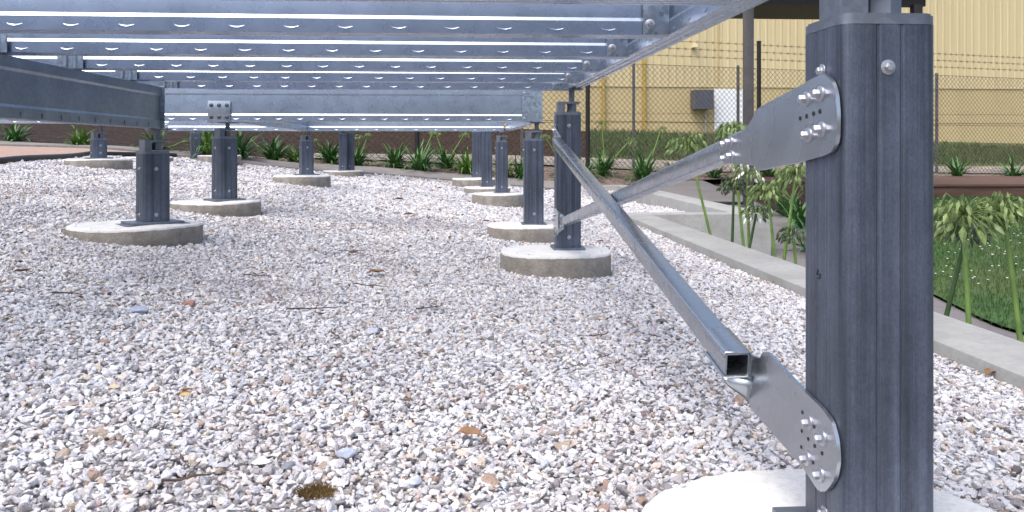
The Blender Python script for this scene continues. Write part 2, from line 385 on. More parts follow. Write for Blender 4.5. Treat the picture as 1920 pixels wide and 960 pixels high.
def pebble_variant(i):
    rr = random.Random(100+i); bm = bmesh.new()
    sx, sy, sz = 1.08, rr.uniform(.6, .98), rr.uniform(.42, .8)
    for k in range(rr.choice((9, 10, 12, 13))):
        v = Vector((rr.gauss(0,1), rr.gauss(0,1), rr.gauss(0,1))).normalized()*rr.uniform(.82, 1.08)
        bm.verts.new((v.x*sx, v.y*sy, v.z*sz))
    res = bmesh.ops.convex_hull(bm, input=bm.verts[:])
    bmesh.ops.delete(bm, geom=[v for v in bm.verts if not v.link_faces], context='VERTS')
    bmesh.ops.dissolve_limit(bm, angle_limit=R(14), verts=bm.verts[:], edges=bm.edges[:])
    bmesh.ops.bevel(bm, geom=bm.edges[:], offset=.085, segments=1, affect='EDGES', profile=.5, clamp_overlap=True)
    me = bpy.data.meshes.new('gravel_stone'); bm.to_mesh(me); bm.free()
    me.polygons.foreach_set('use_smooth', [True]*len(me.polygons)); me.set_sharp_from_angle(angle=R(32))
    return me
mp = Mat('gravel_stone', .75, 0, .35)
oi = mp.n('ShaderNodeObjectInfo')
c = mp.ramp(oi.outputs['Random'], [(0, (.87,.875,.90,1)), (.20, (.78,.775,.81,1)), (.36, (.64,.63,.67,1)), (.44, (.72,.72,.78,1)), (.53, (.93,.91,.90,1)), (.66, (.52,.495,.52,1)), (.745, (.82,.76,.735,1)), (.84, (.36,.34,.36,1)),
    (.885, (.74,.63,.55,1)), (.92, (.50,.40,.31,1)), (.94, (.42,.30,.24,1)), (.955, (.16,.14,.14,1)), (.967, (.64,.68,.76,1)), (.985, (.56,.44,.42,1))], 'CONSTANT')
nz = mp.noise(2.2, 5, .65); c = mp.mix(mp.ramp(nz, [(.45, 0.0), (.75, .4)]), c, mp.mix(.5, c, (.45, .42, .40, 1)))
gp = mp.n('ShaderNodeNewGeometry').outputs['Position']; pt = mp.noise(1.7, 4, .6, src=gp); c = mp.mix(1.0, c, mp.ramp(pt, [(.30, (.80,.78,.79,1)), (.55, (1,1,1,1))]), 'MULTIPLY')
mp.color(c); mp.bump(mp.noise(4, 5), .5, .12)
PEB = bpy.data.collections.new('gravel_stone_shapes')
for i in range(20):
    me = pebble_variant(i); me.materials.append(mp.m); o = bpy.data.objects.new('gravel_stone_shape', me); PEB.objects.link(o)

def scatter():
    P = []; S = []
    for d0, d1, cell, size in ((.7, 3.2, .0086, .0061), (3.2, 5.2, .0108, .0073), (5.2, 7.6, .0142, .0094), (7.6, 11.2, .021, .0137)):
        # camera-frame rectangle in cells
        hw = .6*d1*1.16+.25
        xs = np.arange(-hw, hw, cell); ds = np.arange(d0, d1, cell)
        XC, D = np.meshgrid(xs, ds); XC = XC.ravel(); D = D.ravel()
        keep = np.abs(XC) < .6*D*1.16+.25; XC = XC[keep]; D = D[keep]
        XC = XC+rng.uniform(-.6, .6, len(XC))*cell; D = D+rng.uniform(-.6, .6, len(D))*cell
        X = XC*CS+D*SN; Y = -XC*SN+D*CS
        k = in_gravel(X, Y)
        for fx, fy, fr in FOOT: k &= (np.hypot(X-fx, Y-fy) > fr+size*.3+rng.uniform(-.004, .012, len(X)))
        X = X[k]; Y = Y[k]
        s = size*np.exp(rng.normal(0, .33, len(X))); s = np.clip(s, size*.45, size*2.1)
        Z = GZ(X, Y)+CZ+s*.28+rng.uniform(-.35, .55, len(X))*size*.8
        P.append(np.stack([X, Y, Z], 1)); S.append(s)
    # a scatter of bigger stones
    n = 2600; D = rng.uniform(1.0, 9, n)**1.0; XC = rng.uniform(-.66, .66, n)*D
    X = XC*CS+D*SN; Y = -XC*SN+D*CS; k = in_gravel(X, Y)
    for fx, fy, fr in FOOT: k &= (np.hypot(X-fx, Y-fy) > fr+.02)
    X = X[k]; Y = Y[k]; s = rng.uniform(.009, .0145, len(X)); Z = GZ(X, Y)+CZ+s*.45
    P.append(np.stack([X, Y, Z], 1)); S.append(s)
    return np.concatenate(P), np.concatenate(S)
pp, ss = scatter()
n = len(pp); print('stones', n)
me = bpy.data.meshes.new('gravel'); me.vertices.add(n); me.vertices.foreach_set('co', pp.astype(np.float32).ravel())
a = me.attributes.new('stone_size', 'FLOAT', 'POINT'); a.data.foreach_set('value', ss.astype(np.float32))
rot = np.stack([rng.normal(0, .42, n), rng.normal(0, .42, n), rng.uniform(0, 6.283, n)], 1)
a = me.attributes.new('stone_rot', 'FLOAT_VECTOR', 'POINT'); a.data.foreach_set('vector', rot.astype(np.float32).ravel())
a = me.attributes.new('stone_kind', 'INT', 'POINT'); a.data.foreach_set('value', rng.integers(0, 20, n).astype(np.int32))
me.materials.append(mp.m)
gravel = bpy.data.objects.new('gravel', me); COL.objects.link(gravel); gravel['kind'] = 'stuff'
gravel['label'] = 'pale white and grey crushed marble gravel under the frame'; gravel['category'] = 'gravel'
ng = bpy.data.node_groups.new('gravel_scatter', 'GeometryNodeTree')
ng.interface.new_socket('Geometry', in_out='INPUT', socket_type='NodeSocketGeometry'); ng.interface.new_socket('Geometry', in_out='OUTPUT', socket_type='NodeSocketGeometry')
gi = ng.nodes.new('NodeGroupInput'); go = ng.nodes.new('NodeGroupOutput')
ci = ng.nodes.new('GeometryNodeCollectionInfo'); ci.inputs['Collection'].default_value = PEB; ci.inputs['Separate Children'].default_value = True; ci.inputs['Reset Children'].default_value = True
ip = ng.nodes.new('GeometryNodeInstanceOnPoints'); ip.inputs['Pick Instance'].default_value = True
m2p = ng.nodes.new('GeometryNodeMeshToPoints')
def named(t, nme):
    x = ng.nodes.new('GeometryNodeInputNamedAttribute'); x.data_type = t; x.inputs['Name'].default_value = nme; return x.outputs[0]
e2r = ng.nodes.new('FunctionNodeEulerToRotation'); L = ng.links.new
L(gi.outputs[0], m2p.inputs['Mesh']); L(m2p.outputs[0], ip.inputs['Points']); L(ci.outputs[0], ip.inputs['Instance'])
L(named('INT', 'stone_kind'), ip.inputs['Instance Index']); L(named('FLOAT_VECTOR', 'stone_rot'), e2r.inputs[0]); L(e2r.outputs[0], ip.inputs['Rotation'])
L(named('FLOAT', 'stone_size'), ip.inputs['Scale']); L(ip.outputs[0], go.inputs[0])
mod = gravel.modifiers.new('scatter', 'NODES'); mod.node_group = ng

# ------------------------------------------------------------------ building behind
xb0, yb0 = XY(600, 20.0); xb1, yb1 = XY(2300, 22.0)
bo = Vector((xb0, yb0, CZ+.0)); bd = Vector((xb1-xb0, yb1-yb0, 0)); BL_ = bd.length; bd.normalize(); bn = Vector((bd.y, -bd.x, 0))  # bn faces the camera
def BP(px, z, out=0.0):     # point on the facade seen at column px, height z rel eye
    # solve intersection of view ray (horizontal) with facade line
    dx = Vector(((px-PX)/F*CS+SN, -(px-PX)/F*SN+CS, 0))
    A = np.array([[dx.x, -bd.x], [dx.y, -bd.y]]); t = np.linalg.solve(A, np.array([bo.x, bo.y]))
    p = dx*t[0]; return Vector((p.x, p.y, CZ+z)) + bn*out, t[0]
def paint(name, c, grime=.25):
    m = Mat(name, .55, 0, .4)
    d1 = m.ramp(m.noise(.8, 5, .7, sc=(2.5, 2.5, .25)), [(.35, 0.0), (.75, grime)])
    col = m.mix(d1, c+(1,), tuple(x*.62 for x in c)+(1,)); col = m.mix(m.ramp(m.noise(7, 3), [(.3, .1), (.7, 0.0)]), col, tuple(x*.8 for x in c)+(1,))
    m.color(col); m.bump(m.noise(30, 3), .1, .01); return m.m
M_YEL = paint('cream_yellow_cladding', (.60, .50, .295), .35); M_YEL2 = paint('cream_yellow_block', (.54, .435, .235), .4)
bld = empty('warehouse', (bo.x, bo.y, CZ), 'long cream yellow warehouse with ribbed cladding behind the chain link fence', 'building')
m_ = MB(); pitch = .19; s = 0.0; prof = []
while s < BL_:
    prof += [(s, 0), (s+.10, 0), (s+.115, .014), (s+.15, .014), (s+.165, 0)]; s += pitch
zl, zh = CZ+1.48, CZ+6.5; vs = []
for (s_, o_) in prof:
    p = bo+bd*s_+bn*(.03+o_); vs += [(p.x, p.y, zl), (p.x, p.y, zh)]
m_.add(vs, [(2*i, 2*i+2, 2*i+3, 2*i+1) for i in range(len(prof)-1)])
m_.build('cladding', M_YEL, bld, fixn=False)
def facade_box(mb, s0, s1, z0, z1, o0, o1):
    M = Matrix.Identity(4); M[0][0], M[1][0] = bd.x, bd.y; M[0][1], M[1][1] = bn.x, bn.y; M[0][3], M[1][3] = bo.x, bo.y
    mb.box((s0, o0, z0), (s1, o1, z1), M)
m_ = MB()
facade_box(m_, 0, BL_, CZ-1.0, CZ+.58, -.2, .022); facade_box(m_, 0, BL_, CZ+.6, CZ+.80, -.2, .026); facade_box(m_, 0, BL_, CZ+.82, CZ+1.475, -.2, .022); facade_box(m_, 0, BL_, CZ-1, CZ+1.46, -.21, .012)
m_.build('base_wall', M_YEL2, bld)
facade_box(m_ := MB(), 0, BL_, CZ+1.46, CZ+1.50, .0, .045); m_.build('flashing', M_YEL, bld)
facade_box(m_ := MB(), 0, BL_, CZ+6.5, CZ+6.62, -8, .3); m_.build('roof', simple('roof_sheet', (.35,.34,.33), .5), bld)
sof = lambda px: (BP(px, 0)[0]-bo).dot(bd)
M_PIPE = simple('ochre_pipe', (.42, .29, .07), .5)
for px in (1130, 1206):
    facade_box(m_ := MB(), sof(px)-.035, sof(px)+.035, CZ+.0, CZ+2.4, .05, .11); m_.build('downpipe', M_PIPE, bld)
facade_box(m_ := MB(), sof(1345)-.015, sof(1345)+.015, CZ+1.5, CZ+6.5, .0, .062); m_.build('cladding_joint', M_YEL2, bld)
D = BP(1366, 0)[1]; zt = lambda y: CZ-(y-HY)/F*D
door = MB(); facade_box(door, sof(1338), sof(1395), zt(262), zt(167), .03, .07)
dr = door.build('door', simple('white_door', (.80, .82, .86), .5, .06), bld)
facade_box(m_ := MB(), sof(1336), sof(1398), zt(167), zt(161), .03, .16); o = m_.build('lintel', simple('dark_lintel', (.07, .075, .09), .5), dr)
facade_box(m_ := MB(), sof(1374), sof(1375.2), zt(262), zt(167), .068, .074); m_.build('door_joint', M_BLACK, dr)
for px, w in ((1358, 4), (1385, 7)):
    facade_box(m_ := MB(), sof(px-w), sof(px+w), zt(182.5), zt(179.5), .07, .076); m_.build('orange_label', simple('orange_label', (.65,.33,.08), .5), dr)
facade_box(m_ := MB(), sof(1375.5), sof(1378), zt(213), zt(207), .07, .11); m_.build('handle', M_BLACK, dr)
ac = MB(); facade_box(ac, sof(1293), sof(1327), zt(206), zt(171), .06, .45); acu = ac.build('wall_box', simple('grey_unit', (.075, .085, .11), .45, .15), bld)
facade_box(m_ := MB(), sof(1291.5), sof(1328.5), zt(172), zt(169.5), .03, .49); m_.build('lid', simple('grey_unit_lid', (.12, .13, .16), .45), acu)
facade_box(m_ := MB(), sof(1305), sof(1318), zt(211), zt(206), .06, .25); m_.build('bracket', M_BLACK, acu)
facade_box(m_ := MB(), sof(1320), sof(1322.5), zt(262), zt(206), .03, .08); m_.build('conduit', simple('grey_conduit', (.5,.48,.42)), bld)
facade_box(m_ := MB(), sof(1295), sof(1303), zt(91), zt(83.5), .05, .2); fl = m_.build('wall_lamp', simple('cream_lamp', (.75,.65,.42)), bld)
facade_box(m_ := MB(), sof(1300), sof(1304), zt(97), zt(90), .05, .24); m_.build('lamp_head', M_BLACK, fl)

# ------------------------------------------------------------------ chain link fence
fence = empty('chain_link_fence', (*XY(1190, 12.3), hz(*XY(1190, 12.3))), 'chain link fence with black posts and three barbed wires before the yellow wall', 'fence')
M_WIRE = simple('rusty_wire', (.065, .048, .03), .7, .4); M_POSTG = simple('grey_fence_post', (.13, .13, .14), .5)
f0 = Vector((*XY(-420, fd(-420)), 0)); f1 = Vector((*XY(2200, fd(2200)), 0)); fdir = (f1-f0); FL = fdir.length; fdir.normalize(); fnrm = Vector((fdir.y, -fdir.x, 0))
FT = CZ+1.2
samp_s = np.linspace(0, FL, 60); samp_z = HZ(f0.x+fdir.x*samp_s, f0.y+fdir.y*samp_s)
fb = lambda s: float(np.interp(s, samp_s, samp_z))+.03
def fs_px(px): v = Vector((*XY(px, fd(px)), 0)); return (v-f0).dot(fdir)
def wire(mb, p, q, r):
    p = Vector(p); q = Vector(q); t = (q-p).normalized(); a = fnrm*r; b = t.cross(fnrm).normalized()*r
    k = [a, -a*.5+b*.87, -a*.5-b*.87]; mb.add([p+x for x in k]+[q+x for x in k], [(0,1,4,3),(1,2,5,4),(2,0,3,5)])
mesh = MB(); pit = .082; s = -3.0; Smin = fs_px(480)
while s < FL+3:
    for sg in (1, -1):
        # line rising in direction sg from foot s
        a0 = s; b0 = fb(min(max(a0, 0), FL)); run = (FT-b0); a1 = a0+sg*run
        za, zb = b0, FT
        lo, hi = Smin, FL
        def clipz(a): return b0+(a-a0)*sg
        A, B = min(a0, a1), max(a0, a1)
        A = max(A, lo); B = min(B, hi)
        if B-A > .02:
            off = fnrm*(.003*sg)
            wire(mesh, (*(f0+fdir*A+off).xy, clipz(A)), (*(f0+fdir*B+off).xy, clipz(B)), .0034)
    s += pit
mesh.build('mesh', M_WIRE, fence, fixn=False)
for h in (FT, CZ+.37):
    m_ = MB(); wire(m_, (*(f0+fdir*Smin).xy, h), (*f1.xy, h), .004); m_.build('tension_wire', M_WIRE, fence, fixn=False)
for h in (.14, .25, .36):
    m_ = MB(); wire(m_, (*(f0+fdir*Smin).xy, FT+h), (*f1.xy, FT+h), .0035)
    s = Smin
    while s < FL:
        p = f0+fdir*s; p.z = FT+h
        for a in (-1, 1):
            q = fdir*.02*a+Vector((0,0,.022)); wire(m_, p-q, p+q, .003)
        s += .13+random.uniform(-.01, .01)
    m_.build('barbed_wire', M_WIRE, fence, fixn=False)
for px, tall in ((782, 1), (1102, 1), (1423, 1)):
    s = fs_px(px); p = f0+fdir*s; 
    m_ = MB(); m_.tube([(p.x, p.y, fb(s)-.05), (p.x, p.y, FT+.40)], .032, 10); m_.tube([(p.x, p.y, FT+.40), (p.x, p.y, FT+.42)], .036, 10)
    m_.build('fence_post', M_BLACK, fence, 40)
for px in (980, 1190, 1386, 1590, 1759):
    s = fs_px(px); p = f0+fdir*s; p = p-fnrm*.03
    m_ = MB(); m_.box((p.x-.018, p.y-.018, fb(s)-.05), (p.x+.018, p.y+.018, FT+.04)); m_.build('fence_post', M_POSTG, fence)

# ------------------------------------------------------------------ pergola
px0, py0 = XY(1403, 9.0); px1, py1 = XY(1718, 9.0)
M_PERG = simple('dark_bronze_paint', (.075, .068, .07), .45); M_DARK = simple('dark_brown_paint', (.018, .014, .013), .5)
perg = empty('pergola', (px0, py0, hz(px0, py0)), 'dark framed pergola with a slim grey brown post behind the braces', 'pergola')
for (x, y), mm in (((px0, py0), M_PERG), ((px1, py1), M_DARK)):
    MB().bbox((x-.046, y-.046, hz(x, y)-.05), (x+.046, y+.046, CZ+1.50), .006).build('post', mm, perg, 40)
MB().box((px0-.046, py0-.05, CZ+1.50), (px1+.14, py0+.05, CZ+1.72)).build('beam', M_DARK, perg)
MB().box((px0-.1, py0-.3, CZ+1.722), (px1+.3, py0+2.4, CZ+1.80)).build('roof', M_DARK, perg)
MB().bbox((px0-.09, py0-.09, hz(px0, py0)-.01), (px0+.09, py0+.09, hz(px0, py0)+.012), .002).build('base_plate', M_PERG, perg)

# ------------------------------------------------------------------ timber boardwalk
mt = Mat('reddish_timber', .6, 0, .4)
c = mt.mix(mt.ramp(mt.noise(3, 6, .7, sc=(1, 9, 9)), [(.3, 0.0), (.7, 1.0)]), (.075, .038, .028, 1), (.145, .08, .06, 1)); mt.color(c); mt.bump(mt.noise(5, 4, .6, sc=(1, 12, 12)), .3, .01); M_TIMBER = mt.m
bwx0 = XY(1412, 11.0)[0]; bwz = CZ-.423; by0, by1 = 9.42, 12.0
bw = empty('boardwalk', (bwx0+3, by0, CZ-.6), 'low reddish brown timber boardwalk at the back of the lawn', 'boardwalk')
MB().bbox((4.35, by0+.02, CZ-1.0), (13, by0+.07, bwz-.035), .004).build('fascia', M_TIMBER, bw)
for k in range(2): MB().box((4.35, by0+.012+k*0, bwz-.15-k*.13), (13, by0+.016, bwz-.144-k*.13)).build('board_gap', M_DARK, bw)
m_ = MB(); y = by0
while y < by1:
    x0_ = 4.33 if y < 10.3 else bwx0
    m_.bbox((x0_, y, bwz-.03), (13, y+.135, bwz), .004); y += .14
m_.build('decking', M_TIMBER, bw, 40)
m_ = MB(); m_.box((bwx0, 10.28, CZ-.9), (4.33, 10.34, bwz-.032)); m_.build('fascia', M_TIMBER, bw)

# ------------------------------------------------------------------ planter walls
wt = CZ-.487
def wall(lo, hi, label):
    m = MB().bbox((lo[0], lo[1], CZ-1.4), (hi[0], hi[1], wt), .008)
    # subdivide-free; the bevel catches the light
    return top('planter_wall', m, M_WALL, label, 'low wall', 'rendered walls round the gravel bed', 40)
wall((1.205, -2.5), (1.42, 6.10), 'long pale rendered wall edging the gravel bed behind the nearest post')
wall((1.205, 6.103), (2.30, 6.30), 'short cross wall at the far end of the long pale wall')
wall((2.05, 6.303), (2.30, 10.70), 'pale side wall running back beside the gravel recess')
wall((1.13, 10.703), (2.30, 10.90), 'farthest low wall closing the gravel recess near the garden bed')
# drain grate in the path
m_ = MB(); gx0, gy0 = XY(1335, 9.2); 
for k in range(16): m_.box((2.45+k*.045, 8.95, hz(2.5, 9.05)+.001), (2.475+k*.045, 9.12, hz(2.5, 9.05)+.012))
m_.box((2.43, 8.93, hz(2.5, 9.05)-.004), (3.17, 8.95, hz(2.5, 9.05)+.014)); m_.box((2.43, 9.12, hz(2.5, 9.05)-.004), (3.17, 9.14, hz(2.5, 9.05)+.014))
top('drain_grate', m_, M_BLACK, 'black slotted drain grate set across the grey path', 'drain grate')
# black edging
m_ = MB(); pts = [(x, y, hz(x, y)+.012) for x, y in BL]
dense = []
for i in range(len(pts)-1):
    for k in range(8):
        t = k/8; x = pts[i][0]*(1-t)+pts[i+1][0]*t; y = pts[i][1]*(1-t)+pts[i+1][1]*t; dense.append((x, y, hz(x, y)+.022))
m_.tube(dense, .028, 8)
top('garden_edging', m_, M_BLACK, 'black rubber edging between the gravel and the orange sand', 'edging', smooth=60)

# ------------------------------------------------------------------ concrete footings
def footing(key, x, y, r, z, label):
    rr = random.Random(sum(map(ord, key))); N = 72; vs = []; fs = []
    rings = [(.0, 0), (.5, 0), (.93, .0), (.985, -.003), (1.0, -.010), (1.0, -.05), (1.005, -.10), (1.01, -.22)]
    ph = [rr.uniform(0, 6.28) for _ in range(6)]
    def wob(a): return 1+.012*math.sin(2*a+ph[0])+.008*math.sin(5*a+ph[1])+.006*math.sin(11*a+ph[2])+.004*math.sin(23*a+ph[3])
    vs.append((x, y, CZ+z))
    for ri, (f, dz) in enumerate(rings[1:]):
        for k in range(N):
            a = 2*math.pi*k/N; w = wob(a)
            e = (.0012*math.sin(17*a+ph[4])+.0012*math.sin(31*a+ph[5])-.004*max(0, math.sin(7*a+ph[1])*math.sin(3*a+ph[3])-.6)) if 1 <= ri <= 3 else 0
            vs.append((x+math.cos(a)*r*f*w, y+math.sin(a)*r*f*w, CZ+z+dz+e*.6+ (.002*math.sin(3*a+ph[2]) if ri < 4 else 0)))
    for k in range(N): fs.append((0, 1+k, 1+(k+1) % N))
    for q in range(len(rings)-2):
        for k in range(N): fs.append((1+q*N+k, 1+q*N+(k+1) % N, 1+(q+1)*N+(k+1) % N, 1+(q+1)*N+k))
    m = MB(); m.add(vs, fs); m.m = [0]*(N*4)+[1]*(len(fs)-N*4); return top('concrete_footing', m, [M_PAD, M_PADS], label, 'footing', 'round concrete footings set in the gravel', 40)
FL_ = {
 'near': 'large white topped concrete footing under the nearest post at the lower right',
 'second': 'round concrete footing under the far end of the two crossed braces',
 'third': 'round concrete footing directly behind the braced middle post footing',
 'fourth': 'concrete footing under the short slender post left of the braced pair',
 'fifth': 'flat concrete footing under the right of the two tall thin back posts',
 'sixth': 'farthest concrete footing against the kerb under the left tall back post',
 'left_near': 'wide concrete footing under the stout post at the end of the left bearer',
 'left_second': 'concrete footing under the post carrying the six bolt plate',
 'left_third': 'concrete footing with a lone short post in front of the garden plants',
 'left_fourth': 'concrete footing under the twin posts near the kerb',
 'far_left': 'concrete footing under the shortest post beside the orange sand',
 'behind_left': 'half hidden footing behind the stout left post',
 'behind_second': 'half hidden footing behind the post with the six bolt plate',
}
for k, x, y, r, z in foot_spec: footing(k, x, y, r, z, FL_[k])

# ------------------------------------------------------------------ boxed steel beams
def beam_profile(w, h, lip=.031, step=.005, rise=.0078):
    """closed section (u across, v up from 0): flat flange zones top and bottom, recessed web between sloping steps"""
    a = w/2; b = a-step
    L = [(-a+.002, 0), (-.016, 0), (-.013, .003), (-.008, .003), (-.005, 0), (.005, 0), (.008, .003), (.013, .003), (.016, 0), (a-.002, 0), (a, .002), (a, lip), (b, lip+rise), (b, h-lip-rise), (a, h-lip), (a, h-.002), (a-.002, h),
         (-a+.002, h), (-a, h-.002), (-a, h-lip), (-b, h-lip-rise), (-b, lip+rise), (-a, lip), (-a, .002)]
    return L
def dimple(mb, p, t, up, out, w=.017, h=.0048, o=.0032):
    p, t, up, out = map(Vector, (p, t, up, out)); o *= .75; n = 9; A = []; B = []; C_ = []
    for k in range(n):
        u = -1+2*k/(n-1); q = (1-u*u); zl = -.0026+.0052*abs(u)**1.6
        A.append(p+t*w*u+up*(zl+.0012+.0019*q*q)-out*.0001); B.append(p+t*w*u+up*zl+out*o*q); C_.append(p+t*w*u+up*(zl-.0012)-out*.0001)
    fs = []
    for k in range(n-1): fs += [(k, k+1, n+k+1, n+k), (n+k, n+k+1, 2*n+k+1, 2*n+k)]
    mb.add(A+B+C_, fs)
def beam_x(name, y, x0, x1, z, w, h, mat, label, group, cat='joist', spacing=.1135, ph=0.0, step=.005, face=-1, dz=.012):
    m = MB(); m.prism([(u+y, v+CZ+z) for u, v in beam_profile(w, h, step=step)], x0, x1, 'x')
    s = x0+.03+ph
    while s < x1-.06:
        dimple(m, (s, y+face*w/2, CZ+z+dz), (1,0,0), (0,0,1), (0,face,0)); s += spacing
    return top(name, m, mat, label, cat, group, None)
def beam_y(name, x, y0, y1, z, w, h, mat, label, group, cat='bearer', spacing=.1135, face=-1, ticks=False):
    m = MB(); m.prism([(u+x, v+CZ+z) for u, v in beam_profile(w, h)], y0, y1, 'y')
    s = y0+.04
    while s < y1-.03:
        for fc in ((-1, 1)):
            if ticks: m.box((x+fc*w/2-.001, s-.0025, CZ+z+.006), (x+fc*w/2+.003, s+.0025, CZ+z+.020)) if fc == 1 else None
            else: dimple(m, (x+fc*w/2, s, CZ+z+.012), (0,1,0), (0,0,1), (fc,0,0))
        s += spacing
    return top(name, m, mat, label, cat, group, None)
JB = .244; JH = .15; BW = .056
EX = .492                                   # right edge beam centre
edge = beam_y('edge_beam', EX, -1.2, 3.70, JB, BW, JH, M_JOIST, 'galvanised edge beam slanting across the top right above the braces', None, 'edge beam')
ring_j = [(-2, 'joist nearest overhead just above the top of the view')]
jl = {0: 'topmost steel joist of which only the lower edge shows at the top', 1: 'nearest fully seen galvanised joist with the largest end cleat and bolt',
      2: 'second galvanised joist back with a bolt in its end cleat', 3: 'third galvanised joist back in the row overhead', 4: 'fourth galvanised joist back with the smallest bolted end cleat', 5: 'farthest galvanised joist resting at the end of the left bearer'}
JX1 = EX-BW/2-.002
for k in range(-1, 6):
    y = (4.157+(k-1))*.45
    d_ = W(1230, 0, y)  # rough; front face at depth y in the camera frame
    yy = y*CS-.0655*(.40) + BW/2
    lab = jl.get(k, 'steel joist overhead just out of the top of the view')
    if k == -1:
        continue
    beam_x('joist', yy, -4.6, JX1, JB, BW, JH, M_JOIST, lab, 'galvanised floor joists in a row overhead', 'joist', ph=.021*k)
    # end cleat with bolt
    if k >= 1:
        fr = yy-BW/2
        cl = empty('end_cleat', (JX1-.03, fr, CZ+JB), {1: 'largest joist end cleat with bolt near the top right', 2: 'joist end cleat on the second joist back', 3: 'joist end cleat on the third joist back', 4: 'smallest flat joist end cleat with bolt', 5: 'punched angle cleat over the braced middle post'}[k], 'bracket', 'bolted cleats joining joists to the edge beam')
        m = MB(); m.bbox((JX1-.056, fr-.0062, CZ+JB+.001), (JX1-.0005, fr-.0032, CZ+JB+JH-.004), .0012); m.box((JX1-.0035, fr-.045, CZ+JB+.001), (JX1-.0005, fr-.0063, CZ+JB+JH-.004)) if k < 0 else None
        m.box((JX1-.0008, fr-.0075, CZ+JB-.0005), (JX1+.0012, fr-.0063, CZ+JB+JH-.004))
        m.build('plate', M_CLEAT, cl, 30)
        MB().bolt((JX1-.041, fr-.0062, CZ+JB+.024), (0,-1,0), .0062, .008).build('bolt', M_BOLT, cl, 30)
        if k == 5:
            for q in (1, 2): MB().tube([(JX1-.041+q*.013, fr-.0058, CZ+JB+.022), (JX1-.041+q*.013, fr-.0068, CZ+JB+.022)], .003, 10).build('hole', M_BLACK, cl)
# left bearer under the joists, with joist clips
LBX = -1.17
lb_y1 = 3.48
lbo = beam_y('bearer', LBX-.028, .3, lb_y1, .075, .056, .166, M_STRIP, 'dark galvanised bearer at the upper left carrying the joists', None, 'bearer', ticks=True, spacing=.12)
MB().bbox((LBX-.064, lb_y1+.001, CZ+.073), (LBX+.012, lb_y1+.006, CZ+.243), .001).build('end_plate', M_CLEAT, lbo).matrix_parent_inverse = Matrix.Translation(-lbo.location)
ends = {3: 'folded joist clip on the bearer under the third joist', 4: 'folded joist clip on the bearer under the fourth joist', 5: 'folded joist clip at the end of the left bearer'}
for o in list(lbo.children): o.location = Vector((0,0,0)); o.matrix_parent_inverse = Matrix.Identity(4)
for k in (2, 3, 4, 5):
    y = (4.157+(k-1))*.45; yy = y*CS-.0655*.4; m = MB()
    x0 = LBX-.062
    prof = [(0,0),(.018,0),(.022,-.006),(.030,-.006),(.034,0),(.046,0),(.050,-.006),(.058,-.006),(.062,0),(.078,0),(.078,.003),(.064,.003),(.058,-.003),(.050,-.003),(.046,.003),(.034,.003),(.030,-.003),(.022,-.003),(.018,.003),(0,.003)]
    m.prism([(x0+a, yy-.012+b) for a, b in prof], CZ+.2445, CZ+.29, 'z')
    top('joist_clip', m, M_CLEAT, ends.get(k, 'folded joist clip on the bearer under the second joist'), 'bracket', 'joist clips on the left bearer')

# rear platform frame (lower level)
AY = 4.55; AZ = .1365; RX = .466
beam_x('bearer', AY+.028, -2.3, RX-.075, AZ, .056, .175, M_JOIST, 'wide blank faced bearer across the middle behind the six bolt plate', 'bearers of the rear platform', 'bearer', spacing=.11, ph=.02, step=.005)
m = MB().bbox((RX-.115, AY-.0075, CZ+AZ-.002), (RX-.004, AY-.0005, CZ+AZ+.172), .001)
sp = top('splice_plate', m, M_CLEAT, 'mottled end plate at the right end of the middle bearer', 'plate')
for dx, dz in ((-.1, .145), (-.1, .01)):
    MB().bolt((RX+dx, AY-.0075, CZ+AZ+dz+.006), (0,-1,0), .004, .005).build('bolt', M_BOLT, sp, 30)
for o in sp.children: pass
beam_x('bearer', 7.0+.028, -2.3, .39, .131, .056, .175, M_JOIST, 'distant bearer whose lower edge shows beneath the middle bearer', 'bearers of the rear platform', 'bearer', spacing=.16, ph=.02, step=.005)
beam_y('bearer', RX-.035, AY+.06, 6.99, AZ-.003, .056, .17, M_JOIST, 'side bearer running back from the mottled end plate', 'bearers of the rear platform', 'bearer')
beam_y('bearer', -1.225, AY+.06, 6.99, AZ-.003, .056, .17, M_JOIST, 'inner bearer running back behind the six bolt plate', 'bearers of the rear platform', 'bearer')
beam_x('bearer', 9.45, -3.4, .45, .205, .056, .15, M_JOIST, 'rearmost bearer hidden over the twin tall posts', 'bearers of the rear platform', 'bearer', spacing=.16)
beam_x('bearer', 6.16, -4.2, -2.12, .165, .056, .12, M_JOIST, 'short hidden bearer over the shortest post', 'bearers of the rear platform', 'bearer', spacing=.16)
beam_x('bearer', 8.27, -3.4, .45, .205, .056, .15, M_JOIST, 'second rearmost bearer hidden over the slim back post', 'bearers of the rear platform', 'bearer', spacing=.16)

